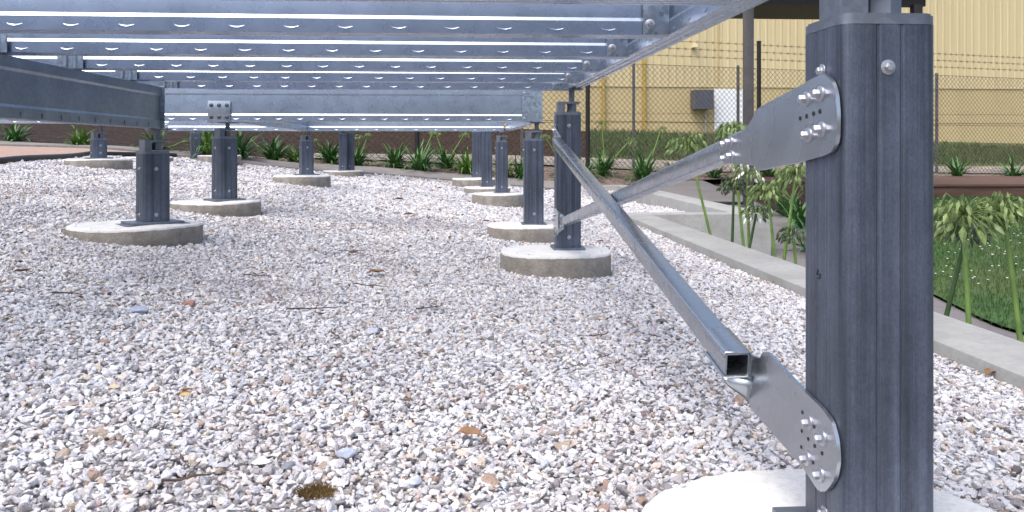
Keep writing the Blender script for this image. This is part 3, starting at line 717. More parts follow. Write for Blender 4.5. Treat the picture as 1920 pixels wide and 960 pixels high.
# ------------------------------------------------------------------ posts
def rsq(w, r=.013, groove=True):
    h = w/2; P = []
    side = [(-h+r, 0)]
    if groove: side += [(-.016, 0), (-.0145, .0012), (-.012, .0012), (-.0105, 0), (.0105, 0), (.012, .0012), (.0145, .0012), (.016, 0)]
    side += [(h-r, 0)]
    for q in range(4):
        A = q*math.pi/2; ca, sa = math.cos(A), math.sin(A)
        for u, dent in side: x, y = u, -h+dent; P.append((x*ca-y*sa, x*sa+y*ca))
        for k in range(1, 6):
            t = -math.pi/2+k*math.pi/12; x, y = h-r+r*math.cos(t), -h+r+r*math.sin(t); P.append((x*ca-y*sa, x*sa+y*ca))
    return P
def post(x, y, zb, zt_, zbeam, label, rot=0.0, w=.104, plate=(.15, .17), bolts=((0, .03), (0, -.03)), yoke=True, flip=False, twin=None, group='adjustable galvanised stump posts under the frame', boltr=.0045, double_plate=False, name='stump_post', detail=True):
    t = empty(name, (x, y, CZ+zb), label, 'post', group)
    M = Matrix.Translation((x, y, 0)) @ Matrix.Rotation(rot, 4, 'Z'); zb += CZ; zt_ += CZ; zbeam += CZ
    m = MB(); N_ = 14 if detail else 2
    prof = rsq(w)
    m.prism(prof, zb+.008, zt_, 'z', M=M); m.build('shaft', M_POST, t, 35)
    px_, py_ = plate
    m = MB(); m.bbox((-px_/2, -py_/2, zb-.004), (px_/2, py_/2, zb+.0078), .002, M)
    if double_plate: m.bbox((-px_*.62, -py_*.55, zb-.006), (px_*.60, py_*.45, zb-.001), .001, M)
    m.build('base_plate', M_CAP, t, 35)
    m = MB(); m.prism([(a*1.006, b*1.006) for a, b in rsq(w, .015, False)], zt_+.0003, zt_+.010, 'z', M=M)
    m.prism([(a*.97, b*.97) for a, b in rsq(w, .015, False)], zt_+.010, zt_+.0125, 'z', M=M); m.build('cap_plate', M_CAP, t, 35)
    sg = -1 if flip else 1
    z0 = zt_+.0125
    if yoke:
        yk = min(.034, max(.014, (zbeam-z0)*.42)); tk = .009
        # C shaped yoke: leg, rounded throat, top bar
        pr = [(-.042*sg, z0), (-.017*sg, z0), (-.014*sg, z0+.004), (-.014*sg, z0+yk-.006), (-.008*sg, z0+yk), (.046*sg, z0+yk), (.046*sg, z0+yk+tk), (-.042*sg, z0+yk+tk)]
        m = MB(); m.prism(pr, -.032, .032, 'y', M=M); m.build('yoke', M_CAP, t, 35)
        m = MB(); c0 = M @ Vector((.0175*sg, 0, 0)); zb_ = z0+.001
        m.tube([(c0.x, c0.y, zb_), (c0.x, c0.y, zb_+.003)], .0225, 16)
        m.tube([(c0.x, c0.y, zb_+.003), (c0.x, c0.y, z0+yk-.002)], .021, 6); m.build('nut', M_CAP, t, 30)
        zr = z0+yk+tk
        m = MB(); m.tube([(c0.x, c0.y, zr), (c0.x, c0.y, zbeam-.004)], .0115, 14)
        k = zr
        while k < zbeam-.008: m.tube([(c0.x, c0.y, k), (c0.x, c0.y, k+.0012)], .0128, 12); k += .0035
        m.build('threaded_rod', M_CAP, t, 40)
        m = MB(); m.bbox((-.02, -.035, zbeam-.0075), (.062 if sg > 0 else .04, .035, zbeam-.0015), .001, M); m.build('head_plate', M_CAP, t, 30)
    else:
        m = MB(); m.tube([(x, y, z0), (x, y, zbeam-.004)], .016, 12); m.build('threaded_rod', M_CAP, t, 40)
    q = M.to_3x3()
    for (u, dz) in bolts:
        zz = (zt_+dz) if dz < 0 else (zb+dz)
        c = M @ Vector((u, -w/2, 0)); MB().bolt((c.x, c.y, zz), q @ Vector((0,-1,0)), boltr, boltr*1.05).build('bolt', M_BOLT, t, 30)
        c = M @ Vector((-w/2, u, 0)); MB().bolt((c.x, c.y, zz), q @ Vector((-1,0,0)), boltr, boltr*1.05).build('bolt', M_BOLT, t, 30)
        if rot:
            c = M @ Vector((w/2, u, 0)); MB().bolt((c.x, c.y, zz), q @ Vector((1,0,0)), boltr, boltr*1.05).build('bolt', M_BOLT, t, 30)
    return t
post(NEAR[0], NEAR[1], -.4595, .134, .244, 'large dark galvanised post filling the right foreground', w=.108, plate=(.152, .19), bolts=((-.003, .034), (-.003, -.047)), boltr=.0048)
post(SECOND[0], SECOND[1], -.42, .133, .244, 'galvanised post at the far end of the crossed braces', w=.102, plate=(.13, .15), bolts=((0, .05), (0, -.045)))
post(.418, 4.60, -.417, .034, .1365, 'grey post just left of the braced middle post with a slotted head', plate=(.13, .13), bolts=((0, .06), (0, -.05)))
post(.3745, 7.02, -.376, .042, .131, 'short slender post left of the slotted head post', w=.1, plate=(.13, .13), bolts=((0, .05), (0, -.05)))
post(.298, 8.27, -.384, .165, .205, 'right hand one of the two tall plain posts beneath the bearer end', plate=(.12, .12), bolts=((0, .05),))
post(.228, 9.45, -.335, .165, .205, 'left hand one of the two tall plain posts beneath the bearer end', plate=(.12, .12), bolts=((0, .05),))
xa, ya = XY(286.5, 3.42); post(xa, ya, -.303, -.026, .075, 'stout turned post under the end of the left bearer', rot=R(38), plate=(.20, .15), bolts=((-.004, .035), (-.004, -.06)), double_plate=True)
xb, yb = XY(421, 4.6); post(xb, yb, -.284, .046, AZ, 'turned post below the six bolt plate', rot=R(42), plate=(.17, .15), bolts=((0, .05), (0, -.05)), flip=False)
xc_, yc_ = XY(574.5, 7.0); post(xc_, yc_, -.226, .048, .131, 'lone short post standing before the garden plants', rot=R(20), plate=(.19, .15), bolts=((0, .05), (0, -.05)))
x, y = XY(643.5, 9.5); post(x, y, -.262, .145, .205, 'left one of the twin posts near the kerb', plate=(.1, .1), bolts=((0, .05),), w=.092)
x, y = XY(656.5, 9.62); post(x, y, -.262, .158, .205, 'right one of the twin posts near the kerb', plate=(.1, .1), bolts=((0, .05),), w=.092)
x, y = XY(185, 6.15); post(x, y, -.081, .052, .165, 'shortest post standing beside the orange sand', rot=R(38), plate=(.16, .14), bolts=((0, .04), (0, -.04)), w=.095)
x, y = XY(366.5, 9.0); post(x, y, -.125, .146, .205, 'distant post standing on the gravel between two stouter posts', rot=R(20), plate=(.15, .13), bolts=((0, .05), (0, -.05)))
# six bolt plate on the middle bearer
x0, y0 = XY(415.5, 4.5)
spl = empty('bracket_plate', (x0, AY-.008, CZ+AZ), 'pale square plate with six bolts fixed to the middle bearer', 'bracket')
MB().bbox((x0-.058, AY-.0085, CZ+.135), (x0+.058, AY-.0035, CZ+.242), .0015).build('plate', M_BRACE, spl, 30)
MB().bbox((x0-.05, AY-.055, CZ+.128), (x0+.062, AY-.001, CZ+.134), .001).build('foot', M_CAP, spl, 30)
for i in range(3):
    for j in range(2): MB().bolt((x0-.04+i*.04, AY-.0085, CZ+.157+j*.062), (0,-1,0), .0062, .009).build('bolt', M_POST, spl, 30)

# ------------------------------------------------------------------ cross braces
PXL = NEAR[0]-.054                           # left faces of the posts
def dX(px, X): return X*F/(px-855.0)
def plate_from_px(pts, X):                  # outline of a plate lying in the plane x = X
    out = []
    for px, py in pts:
        d = X/( (px-PX)/F*CS+SN ); v = W(px, py, d); out.append((v.y, v.z))
    return out
def plate_mesh(mb, yz, x0, x1, bow=None):
    mb.prism(yz, x0, x1, 'x'); return mb
def smooth_poly(P, it=2):
    for _ in range(it):
        Q = []
        for i in range(len(P)):
            a, b = P[i], P[(i+1) % len(P)]
            Q += [(a[0]*.84+b[0]*.16, a[1]*.84+b[1]*.16), (a[0]*.16+b[0]*.84, a[1]*.16+b[1]*.84)]
        P = Q
    return P
def sq_tube(mb, p, q, s, wall=.0022, roll_x=Vector((1,0,0))):
    """hollow square tube from p to q; one pair of faces normal to x"""
    p = Vector(p); q = Vector(q); t = (q-p).normalized(); a = roll_x; b = t.cross(a).normalized()
    def ring(c, h, r):
        out = []
        for k in range(4):
            sx, sy = ((1,1),(-1,1),(-1,-1),(1,-1))[k]
            for j in range(4):
                ang = k*math.pi/2+j*math.pi/6
                out.append(c+a*(sx*(h-r)+r*math.cos(ang))+b*(sy*(h-r)+r*math.sin(ang)))
        return out
    h = s/2; rings = [ring(p, h-wall, .001), ring(p, h, .003), ring(q, h, .003), ring(q, h-wall, .001)]
    inner_q = ring(q-t*.0, h-wall, .001)
    vs = [v for r_ in rings for v in r_]; n = 16; fs = []
    for r_ in range(3):
        for k in range(n): fs.append((r_*n+k, r_*n+(k+1) % n, (r_+1)*n+(k+1) % n, (r_+1)*n+k))
    for k in range(n): fs.append((3*n+k, 3*n+(k+1) % n, (k+1) % n, k))
    mb.add(vs, fs)
M_DARKIN = simple('tube_shade_and_dark_marks', (.02, .02, .022), .8)
# brace one: high on the near post, low on the second post
XA = PXL-.0035
b1 = empty('brace', (PXL, 1.0, CZ+.05), 'straight brace bolted high on the nearest post and falling to the far post base', 'brace', 'galvanised cross braces')
pl = [(1548,138),(1562,150),(1570,175),(1573,215),(1572,262),(1563,285),(1545,293),(1505,304),(1460,312),(1426,320),(1419,318),(1418,310),(1352,305),(1354,261),(1376,255),(1394,246),(1407,233),(1415,219),(1422,204),(1460,183),(1505,160),(1530,145)]
m = MB(); plate_mesh(m, smooth_poly(plate_from_px(pl, XA), 2), XA-.0022, XA+.0022); m.build('end_plate', M_BRACE, b1, 35)
for px, py in ((1508,187),(1534,177),(1512,254),(1536,243)):
    d = XA/((px-PX)/F*CS+SN); v = W(px, py, d); MB().bolt((XA-.0022, v.y-.012, v.z), (-1,0,0), .0052, .008).build('bolt', M_BOLT, b1, 30)
for px, py in ((1361,270),(1371,266),(1361,297),(1373,292)):
    d = XA/((px-PX)/F*CS+SN); v = W(px, py, d); MB().bolt((XA-.0022, v.y-.005, v.z), (-1,0,0), .0048, .007).build('bolt', M_BOLT, b1, 30)
for px, py in ((1504,222),(1516,218),(1529,213),(1541,209)):
    d = XA/((px-PX)/F*CS+SN); v = W(px, py, d); MB().tube([(XA-.0030, v.y, v.z), (XA-.0018, v.y, v.z)], .0028, 10).build('hole', M_DARKIN, b1)
T1 = Vector((XA+.0195, 1.325, CZ-.004)); T1b = Vector((XA+.018, 3.40, CZ-.300))
tdir = (T1b-T1).normalized(); T1s = T1-tdir*.14
m = MB(); sq_tube(m, T1s, T1b, .032); m.build('tube', M_BRACE, b1, 35)
# foot plate on the second post
m = MB(); xs2 = SECOND[0]-.051
def folded(mb, prof_pts, th=.003):
    pass
yz = [(3.40,-.325),(3.43,-.355),(3.56,-.34),(3.575,-.30),(3.55,-.26),(3.45,-.248),(3.40,-.262)]
plate_mesh(m, [(a, CZ+b) for a, b in yz], xs2-.005, xs2-.001)
m.add([(xs2-.005,3.42,CZ-.35),(xs2-.005,3.42,CZ-.255),(T1b.x-.010,3.36,CZ-.268),(T1b.x-.010,3.36,CZ-.325),(xs2-.002,3.42,CZ-.35),(xs2-.002,3.42,CZ-.255),(T1b.x-.006,3.36,CZ-.268),(T1b.x-.006,3.36,CZ-.325)],
      [(0,1,2,3),(4,7,6,5),(0,4,5,1),(3,2,6,7),(1,5,6,2),(0,3,7,4)])
m.build('foot_plate', M_BRACE, b1, 35)
for dy, dz in ((3.50,-.28),(3.50,-.33),(3.55,-.30)): MB().bolt((xs2-.005, dy, CZ+dz), (-1,0,0), .0045, .007).build('bolt', M_BOLT, b1, 30)
for dz in (-.275,-.315): MB().bolt((T1b.x-.013, 3.375, CZ+dz), (-1,-.3,0), .004, .006).build('bolt', M_BOLT, b1, 30)

# brace two: open tube end low on the near post, rising to the top of the second post
b2 = empty('brace', (PXL, 1.0, CZ-.33), 'brace with an open square tube end low on the nearest post', 'brace', 'galvanised cross braces')
tb = .034; XT = .3975
P0 = Vector((XT, 1.185, CZ-.3085)); P1 = Vector((XT+.0, 3.36, CZ+.022))
m = MB(); sq_tube(m, P0, P1, tb); m.build('tube', M_BRACE, b2, 35)
td = (P1-P0).normalized(); up = Vector((-1,0,0)).cross(td)*-1
up = td.cross(Vector((1,0,0))); up = up if up.z > 0 else -up
# dark sheet across the tube, its colour standing in for the shade inside
cI = P0+td*.05
m = MB(); h_ = tb/2-.0024; m.add([cI+Vector((1,0,0))*a*h_+up*b*h_ for a, b in ((1,1),(-1,1),(-1,-1),(1,-1))], [(0,1,2,3)]); m.build('tube_shade', M_DARKIN, b2)
# swaged end plate: wraps over the tube and flattens against the post
XB = PXL-.0035
lowp = [(1430,660),(1442,660),(1470,690),(1505,728),(1545,766),(1562,790),(1571,825),(1574,865),(1568,900),(1552,922),(1538,921),(1524,900),(1505,872),(1465,828),(1430,788),(1404,758)]
yzp = plate_from_px(lowp, XB)
m = MB(); plate_mesh(m, smooth_poly(yzp, 2), XB-.0022, XB+.0022); m.build('end_plate', M_BRACE, b2, 35)
# sleeve over the tube end, then a funnel that flattens into the plate
top_e = Vector((XB-.0005, *plate_from_px([(1440,664)], XB)[0])); bot_e = Vector((XB-.0005, *plate_from_px([(1404,758)], XB)[0]))
hh = tb/2+.0016; ax_ = Vector((1,0,0))
def cring(c, drop=0.0):
    L_ = []
    for a, b in ((-1.02,.62),(-1.0,.92),(-.92,1),(.9,1),(1,.9),(1,.0),(1,-.9),(.9,-1),(-.9,-1),(-1.05,-1.06)): L_.append(c+ax_*a*hh+up*b*hh)
    return L_
m = MB(); K = 10
sl0 = P0+td*.095; sl1 = P0-td*.001; rows = [cring(P0+td*f_) for f_ in (.095, .094, .05, .003)]+[cring(sl1)]
vs = [v for r_ in rows for v in r_]; fs = [(i*K+j, i*K+j+1, (i+1)*K+j+1, (i+1)*K+j) for i in range(4) for j in range(K-1)]
m.add(vs, fs)
# funnel rows: from the right side and underside of the sleeve mouth to the edge of the plate
start = cring(sl1)[3:]; n0 = len(start); N = 14; J = 16
def along(P, t):
    d_ = [0]
    for i in range(len(P)-1): d_.append(d_[-1]+(P[i+1]-P[i]).length)
    q = t*d_[-1]
    for i in range(len(P)-1):
        if q <= d_[i+1]+1e-9: return P[i].lerp(P[i+1], (q-d_[i])/max(1e-9, d_[i+1]-d_[i]))
    return P[-1].copy()
vs = []; fs = []
for i in range(N+1):
    s_ = i/N; e = s_*s_*(3-2*s_)
    for j in range(J+1):
        t = j/J; a = along(start, t); b = top_e.lerp(bot_e, t)
        p = a.lerp(b, s_); p.x = a.x*(1-e)+b.x*e
        dip = math.sin(math.pi*s_)
        p -= up*.006*dip*(1-t)**3                      # the dip between tube and plate corner
        p.x += .004*dip*math.sin(math.pi*t)
        vs.append(p)
fs = [(i*(J+1)+j, i*(J+1)+j+1, (i+1)*(J+1)+j+1, (i+1)*(J+1)+j) for i in range(N) for j in range(J)]
m.add(vs, fs); th = m.build('swaged_end', M_BRACE, b2, 70, fixn=False)
so = th.modifiers.new('thickness', 'SOLIDIFY'); so.thickness = .0022; so.offset = 0
for px, py in ((1517,789),(1542,818),(1513,856),(1538,886)):
    d = XB/((px-PX)/F*CS+SN); v = W(px, py, d); MB().bolt((XB-.0022, v.y-.006, v.z), (-1,0,0), .0052, .008).build('bolt', M_BOLT, b2, 30)
for px, py in ((1508,773),(1507,808),(1519,823),(1531,836),(1506,838),(1530,800),(1545,850),(1528,867)):
    d = XB/((px-PX)/F*CS+SN); v = W(px, py, d); MB().tube([(XB-.0030, v.y, v.z), (XB-.0018, v.y, v.z)], .0022, 10).build('hole', M_DARKIN, b2)
MB().bolt((XB+.0035, NEAR[1]-.01, CZ-.415), (-1,0,0), .0045, .006).build('bolt', M_BOLT, b2, 30)
# head plate at the far post
m = MB(); xs2 = SECOND[0]-.051
m.prism([(3.40,CZ+.005),(3.44,CZ+.0),(3.56,CZ+.035),(3.57,CZ+.075),(3.53,CZ+.095),(3.46,CZ+.075),(3.41,CZ+.045)], xs2-.006, xs2-.002, 'x')
q0 = P1+td*-.01
m.add([q0+up*.018+Vector((-.018,0,0)), q0+up*.018+Vector((.018,0,0)), Vector((xs2-.004,3.47,CZ+.078)), Vector((xs2-.006,3.44,CZ+.045)), q0-up*.018+Vector((.018,0,0)), Vector((xs2-.003,3.43,CZ+.003))],
      [(0,1,2,3),(1,4,5,2),(0,3,5,4)])
o = m.build('head_plate', M_BRACE, b2, 35)
for dy, dz in ((3.50,.07),(3.50,.03)): MB().bolt((xs2-.006, dy, CZ+dz), (-1,0,0), .0045, .007).build('bolt', M_BOLT, b2, 30)

# inked figure on the near post's left face
m = MB(); X_ = PXL-.0004
for a, b in (((1534,505),(1531,515)),((1531,515),(1538,514)),((1538,514),(1537,522)),((1537,522),(1532,521))):
    pa = plate_from_px([a], X_)[0]; pb = plate_from_px([b], X_)[0]
    m.tube([(X_, *pa), (X_, *pb)], .0006, 5)
mk = m.build('ink_mark', M_DARKIN, [o for o in bpy.data.objects if o.get('label', '').startswith('large dark galvanised post')][0])

# ------------------------------------------------------------------ plants
def strap_leaf(mb, base, ang, L, w, lift, droop, seg=7, twist=0):
    h = Vector((math.cos(ang), math.sin(ang), 0)); side = Vector((-h.y, h.x, 0)); p = Vector(base); th = lift; vs = []
    for i in range(seg+1):
        t = i/seg; ww = w*(1-t**2.2)*.5*(.7+.6*min(1, t*3)) if t < 1 else 0.0005
        fold = Vector((0, 0, .25*ww))
        vs += [p-side*ww+fold, p.copy(), p+side*ww+fold]
        th -= droop/seg*(.4+1.2*t); p = p+(h*math.cos(th)+Vector((0,0,1))*math.sin(th))*(L/seg)
    fs = []
    for i in range(seg):
        a = i*3; fs += [(a, a+1, a+4, a+3), (a+1, a+2, a+5, a+4)]
    mb.add(vs, fs)
def clump(rr, base, L, nl, w=.026):
    mb = MB(); b = Vector(base)
    for i in range(nl):
        a = rr.uniform(0, 6.283); inner = rr.random()
        strap_leaf(mb, b+Vector((rr.uniform(-.05,.05), rr.uniform(-.05,.05), -.01)), a, L*rr.uniform(.65, 1.1), w*rr.uniform(.7, 1.15), R(35+50*inner), R(rr.uniform(50, 115)*(1.15-.5*inner)))
    return mb
def seed_head(rr, c, rad, n, pod_len, flowers=0, droop=.8):
    mb = MB(); fl = MB(); c = Vector(c)
    for i in range(n):
        u = rr.uniform(-.75, 1); a = rr.uniform(0, 6.283); s = math.sqrt(max(0, 1-u*u))
        d = Vector((s*math.cos(a), s*math.sin(a), u)); r_ = rad*rr.uniform(.55, 1.0)
        p = c+Vector((d.x*r_, d.y*r_, d.z*r_*.72))
        mb.tube([c, c.lerp(p, .6)+Vector((0,0,rad*.08)), p], [rad*.012]*3, 3, caps=False)
        ax = (Vector((d.x, d.y, 0))*rr.uniform(.2, .9)+Vector((0,0,-droop*rr.uniform(.5,1.3)))).normalized()
        sd_ = ax.cross(Vector((rr.gauss(0,1), rr.gauss(0,1), rr.gauss(0,1)))).normalized(); nn = ax.cross(sd_)
        L = pod_len*rr.uniform(.7, 1.25); w = L*.22
        tgt = fl if i < flowers else mb
        tgt.add([p, p+ax*L*.4+sd_*w, p+ax*L*.4-sd_*w, p+ax*L*.4+nn*w*.6, p+ax*L*.4-nn*w*.6, p+ax*L*.75+sd_*w*.6, p+ax*L*.75-sd_*w*.6, p+ax*L],
               [(0,1,3),(0,3,2),(0,2,4),(0,4,1),(1,5,3),(3,6,2),(5,7,3),(3,7,6),(2,6,4),(4,5,1),(4,7,5),(4,6,7)])
    return mb, fl
def agapanthus(px, py, hpx, label, stalks=(), fresh=False, nl=70, group='strappy plants along the garden bed', back=0.0, dd=None):
    p, d = onground(px, py) if dd is None else (None, dd)
    if p is None:
        x, y = XY(px, dd); p = Vector((x, y, hz(x, y)))
    rr = random.Random(int(px*13+py)); L = hpx/F*d*1.75
    t = empty('agapanthus', p, label, 'plant', group)
    clump(rr, p, L, nl, .024).build('leaves', M_STRAP2 if fresh else M_STRAP, t, fixn=False)
    for (hx, hy, rpx) in stalks:
        tip = W(hx, hy, d); mid = p.lerp(tip, .5)+Vector((rr.uniform(-.03,.03), 0, 0))
        s_ = MB().tube([p, mid, tip], [.011, .009, .007], 6).build('stalk', M_STALK, t, 60)
        mb, _ = seed_head(rr, tip, rpx/F*d, 46, .030); mb.build('seed_head', M_POD, s_, fixn=False).location = Vector((0,0,0))
    return t
# stalk's child coordinates: build() offsets by parent.location (zero for stalks) -> fix below
_build = MB.build
def build_fix(s, name, mat, parent=None, smooth=None, fixn=True):
    if parent is not None and parent.parent is not None and parent.location.length < 1e-6:
        off = parent.parent.location; s.v = [tuple(Vector(v)-off) for v in s.v]
    return _build(s, name, mat, parent, smooth, fixn)
MB.build = build_fix
for px, py, h, lab, st, fr in (
 (28, 269, 30, 'strappy green plant at the far left edge behind the orange sand', (), False),
 (150, 276, 32, 'bushy strappy plant above the short post at the left', (), True),
 (290, 284, 34, 'strappy plant directly behind the stout left post', ((352, 262, 6),), False),
 (392, 300, 52, 'tall yellow green plant tucked left of the post with the bolt plate', ((388, 250, 9),), True),
 (445, 301, 46, 'dark leafed plant just right of the post with the bolt plate', (), False),
 (512, 302, 36, 'spreading plant between the bolt plate post and the lone short post', ((470, 262, 3),), False),
 (557, 308, 26, 'low bright plant at the foot of the lone short post', (), True),
 (618, 306, 34, 'strappy plant between the lone short post and the twin posts', ((592, 262, 4),), False),
 (668, 311, 34, 'strappy plant just right of the twin posts with a pale stalk', ((672, 256, 8), (690, 252, 5)), False),
 (742, 315, 34, 'upright dark plant left of the largest bushy plant in the bed', (), False),
 (787, 322, 42, 'largest bushy plant in the bed with two leaning stalks', ((812, 248, 8), (700, 300, 3)), False),
 (838, 316, 34, 'strappy plant right of the largest bushy plant with crossing stalks', ((818, 252, 9), (871, 251, 9)), False),
 (875, 328, 38, 'fresh green plant left of the tall plain posts', (), True),
 (945, 333, 30, 'small plant half hidden behind the short slender post', (), True),
 (975, 336, 32, 'strappy plant between the slender post and the slotted head post', (), False),
 (1062, 335, 34, 'plant showing right behind the braced middle post', ((1022, 256, 10),), False),
 (1096, 336, 30, 'low dark plant at the foot of the black fence post', (), False),
 (1130, 330, 38, 'spiky plant right of the black fence post', ((1128, 232, 13), (1182, 262, 9)), False),
 (1208, 340, 46, 'broad spiky plant behind the falling brace', ((1240, 240, 9), (1186, 268, 9)), False),
 (1265, 330, 26, 'small plant behind the far low wall', (), False),
): agapanthus(px, py, h, lab, st, fr, nl=95 if h > 40 else 70)
for px, d, h, lab in ((1795, 12.55, 30, 'dark strappy plant beyond the boardwalk close to the nearest post'), (1902, 12.6, 34, 'dark strappy plant beyond the boardwalk at the right edge'),
                      (1478, 8.3, 44, 'dark leafy plant in the side bed under the drooping seed heads'), (1500, 7.6, 50, 'dense dark plant in the side bed tight against the nearest post'), (1340, 12.1, 26, 'strappy plant behind the path left of the pergola post'), (1440, 12.3, 30, 'strappy plant near the boardwalk behind the pergola post'), (1530, 6.4, 50, 'broad dark plant hidden behind the nearest post')):
    agapanthus(px, 0, h, lab, (), False, nl=50, dd=d, group='strappy plants beside the path')

# tall stalks with seed heads growing outside the wall
def tall(head, rad, foot_, d, label, mat=M_STALK, pod=M_POD, n=70, flowers=0, plen=.034, bend=0.0, gr='tall agapanthus stalks by the wall'):
    rr = random.Random(int(head[0]*3+head[1])); top_ = W(head[0], head[1]-rad*.05, d)
    q = W(foot_[0], foot_[1], d); dirv = (q-top_); zg = hz(max(q.x, 1.46), q.y); t_ = (zg-top_.z)/dirv.z; base = top_+dirv*t_
    t = empty('agapanthus_stalk', base, label, 'plant', gr)
    m1 = top_.lerp(base, .33)+Vector((bend, 0, 0)); m2 = top_.lerp(base, .66)+Vector((bend, 0, 0))
    MB().tube([base, m2, m1, top_], [.0105, .0095, .008, .0065], 8).build('stalk', mat, t, 60)
    mb, fl = seed_head(rr, top_+Vector((0,0,.01)), rad/F*d*1.08, n, plen, flowers); mb.build('seed_head', pod, t, fixn=False)
    if flowers: fl.build('flowers', M_PETAL, t, fixn=False)
    return t
tall((1291,276), 36, (1330,432), 5.2, 'tall seed head on a green stalk above the upper brace', n=85, plen=.05)
tall((1372,250), 32, (1392,440), 4.9, 'seed head rising above the brace plate beside the pergola post', n=80, plen=.048)
tall((1376,352), 26, (1373,452), 4.6, 'dark seed head on a thin dark stalk below the upper brace', M_STALK2, M_POD2, 70)
tall((1400,330), 30, (1405,470), 4.55, 'white flowering head just below the brace plate', n=60, flowers=26)
tall((1440,362), 33, (1452,478), 4.35, 'pale green drooping seed head at the centre of the group by the wall', n=75, plen=.045)
tall((1418,402), 27, (1404,470), 4.45, 'half open whitish head beneath the larger seed heads', n=70, flowers=16, mat=M_STALK2)
tall((1492,330), 38, (1470,486), 4.1, 'large seed head against the left edge of the nearest post', n=80, plen=.048)
tall((1487,442), 24, (1492,492), 4.0, 'small low dark seed head beside the nearest post', M_STALK, M_POD2, 60)
tall((1806,412), 62, (1816,600), 2.62, 'large leafy seed head right of the nearest post', n=105, plen=.046)
tall((1812,440), 34, (1776,586), 2.75, 'small dark seed head with a leaning dark stalk right of the nearest post', M_STALK2, M_POD2, 50)
tall((1882,400), 48, (1912,632), 2.6, 'seed head on the rightmost pale stalk', n=80, plen=.042)
tall((1515,300), 34, (1540,486), 4.3, 'seed head hidden behind the left edge of the nearest post', n=70)

# ------------------------------------------------------------------ grass (uncountable)
def blades(name, pts, hmin, hmax, w, mat, label):
    vs = []; fs = []
    for (x, y, z) in pts:
        a = random.uniform(0, 6.283); h = random.uniform(hmin, hmax); c, s_ = math.cos(a)*w, math.sin(a)*w; lx = random.uniform(-.5, .5)*h; ly = random.uniform(-.5, .5)*h
        n = len(vs); vs += [(x-c, y-s_, z-.005), (x+c, y+s_, z-.005), (x+lx*.4+c*.6, y+ly*.4+s_*.6, z+h*.6), (x+lx, y+ly, z+h)]; fs += [(n, n+1, n+2), (n, n+2, n+3)]
    me = bpy.data.meshes.new(name); me.from_pydata(vs, [], fs); me.materials.append(mat); o = bpy.data.objects.new(name, me); COL.objects.link(o)
    return tag(o, label, 'grass', None, 'stuff')
X = rng.uniform(2.6, 7.5, 90000); Y = rng.uniform(2.6, 9.4, 90000)
ll = np.array(LAWN_L); k = X > np.interp(Y, ll[:, 1], ll[:, 0])+rng.uniform(-.03, .03, len(X)); X = X[k]; Y = Y[k]; k = (X/Y > .46) & (X/Y < .85); X = X[k]; Y = Y[k]; Z = HZ(X, Y)+.02
blades('lawn_grass', list(zip(X, Y, Z)), .014, .032, .0022, M_GRASS, 'short green lawn grass beyond the path at the right')
D = rng.uniform(13.6, 20.2, 26000); PXs = rng.uniform(1105, 2050, 26000); xc = (PXs-PX)/F*D; X = xc*CS+D*SN; Y = -xc*SN+D*CS; k = D > np.interp(PXs, [1100, 1250, 1500, 2100], [13.7, 14.1, 15.0, 16.9]); X = X[k]; Y = Y[k]
blades('bank_grass', list(zip(X, Y, HZ(X, Y))), .05, .17, .006, M_BANKG, 'long dark grass on the bank before the yellow wall')
# daisies in the lawn
m = MB()
for _ in range(130):
    y = random.uniform(4.8, 9.0); x = y*random.uniform(.58, .75)+0
    if x < np.interp(y, ll[:, 1], ll[:, 0])+.05: continue
    z = hz(x, y)+.06; m.tube([(x, y, z), (x, y, z+.003)], .0065, 6)
dz_ = m.build('lawn_daisies', M_PETAL); tag(dz_, 'tiny white daisies dotted over the lawn', 'flowers', None, 'stuff')

# ------------------------------------------------------------------ litter on the gravel
M_TWIG = simple('dry_twig', (.10, .065, .045), .9, .4, 30); M_LEAF = simple('dry_leaf', (.25, .14, .075), .8, .35, 30); M_LEAF2 = simple('dark_dry_leaf', (.15, .07, .045), .8, .35, 30)
def twig(px, py, Lpx, ang, label, r=.0016, fork=True):
    p, d = onground(px, py); rr = random.Random(int(px+py)); L = Lpx/F*d; a = ang; pts = [p+Vector((-math.cos(a)*L/2, -math.sin(a)*L/2, .012))]
    for k in range(6): a += rr.uniform(-.3, .3); pts.append(pts[-1]+Vector((math.cos(a), math.sin(a), 0))*L/6)
    for q in pts: q.z = hz(q.x, q.y)+.013+rr.uniform(0, .004)
    m = MB(); m.tube(pts, [r*1.2, r*1.2, r*1.1, r, r, r*.8, r*.5], 6)
    if fork:
        b = a+.7; q = pts[3]; m.tube([q, q+Vector((math.cos(b)*L*.15, math.sin(b)*L*.15, .004)), q+Vector((math.cos(b-.2)*L*.3, math.sin(b-.2)*L*.3, .006))], [r*.7, r*.6, r*.4], 5)
    top('twig', m, M_TWIG, label, 'twig', 'twigs lying on the gravel', 60)
for a in ((590,588,110,.5,'longest dark twig lying across the middle of the gravel'),(480,527,50,-.3,'short twig left of the orange leaf in mid gravel'),(665,478,60,.2,'forked twig on the gravel above the orange leaf'),(800,585,60,.9,'thin twig below the open gravel between the footings'),
          (850,380,60,.1,'twig on the far gravel left of the short slender post footing'),(620,640,50,2.4,'steeply angled thin twig in the left middle gravel'),(690,545,70,-.5,'thin twig just under the orange leaf'),(920,445,70,.3,'twig beside the footing behind the braced post'),
          (1130,640,60,.4,'twig lying left of the open brace tube'),(350,925,90,.1,'dark twig along the bottom left of the gravel'),(130,560,60,.6,'twig at the left under the bearer footing'),(1230,520,50,-.6,'twig right of the long brace'),
          (700,790,70,1.2,'thin twig in the lower middle gravel'),(470,345,40,.6,'upright dry sprig beside the six bolt plate post')): twig(*a)
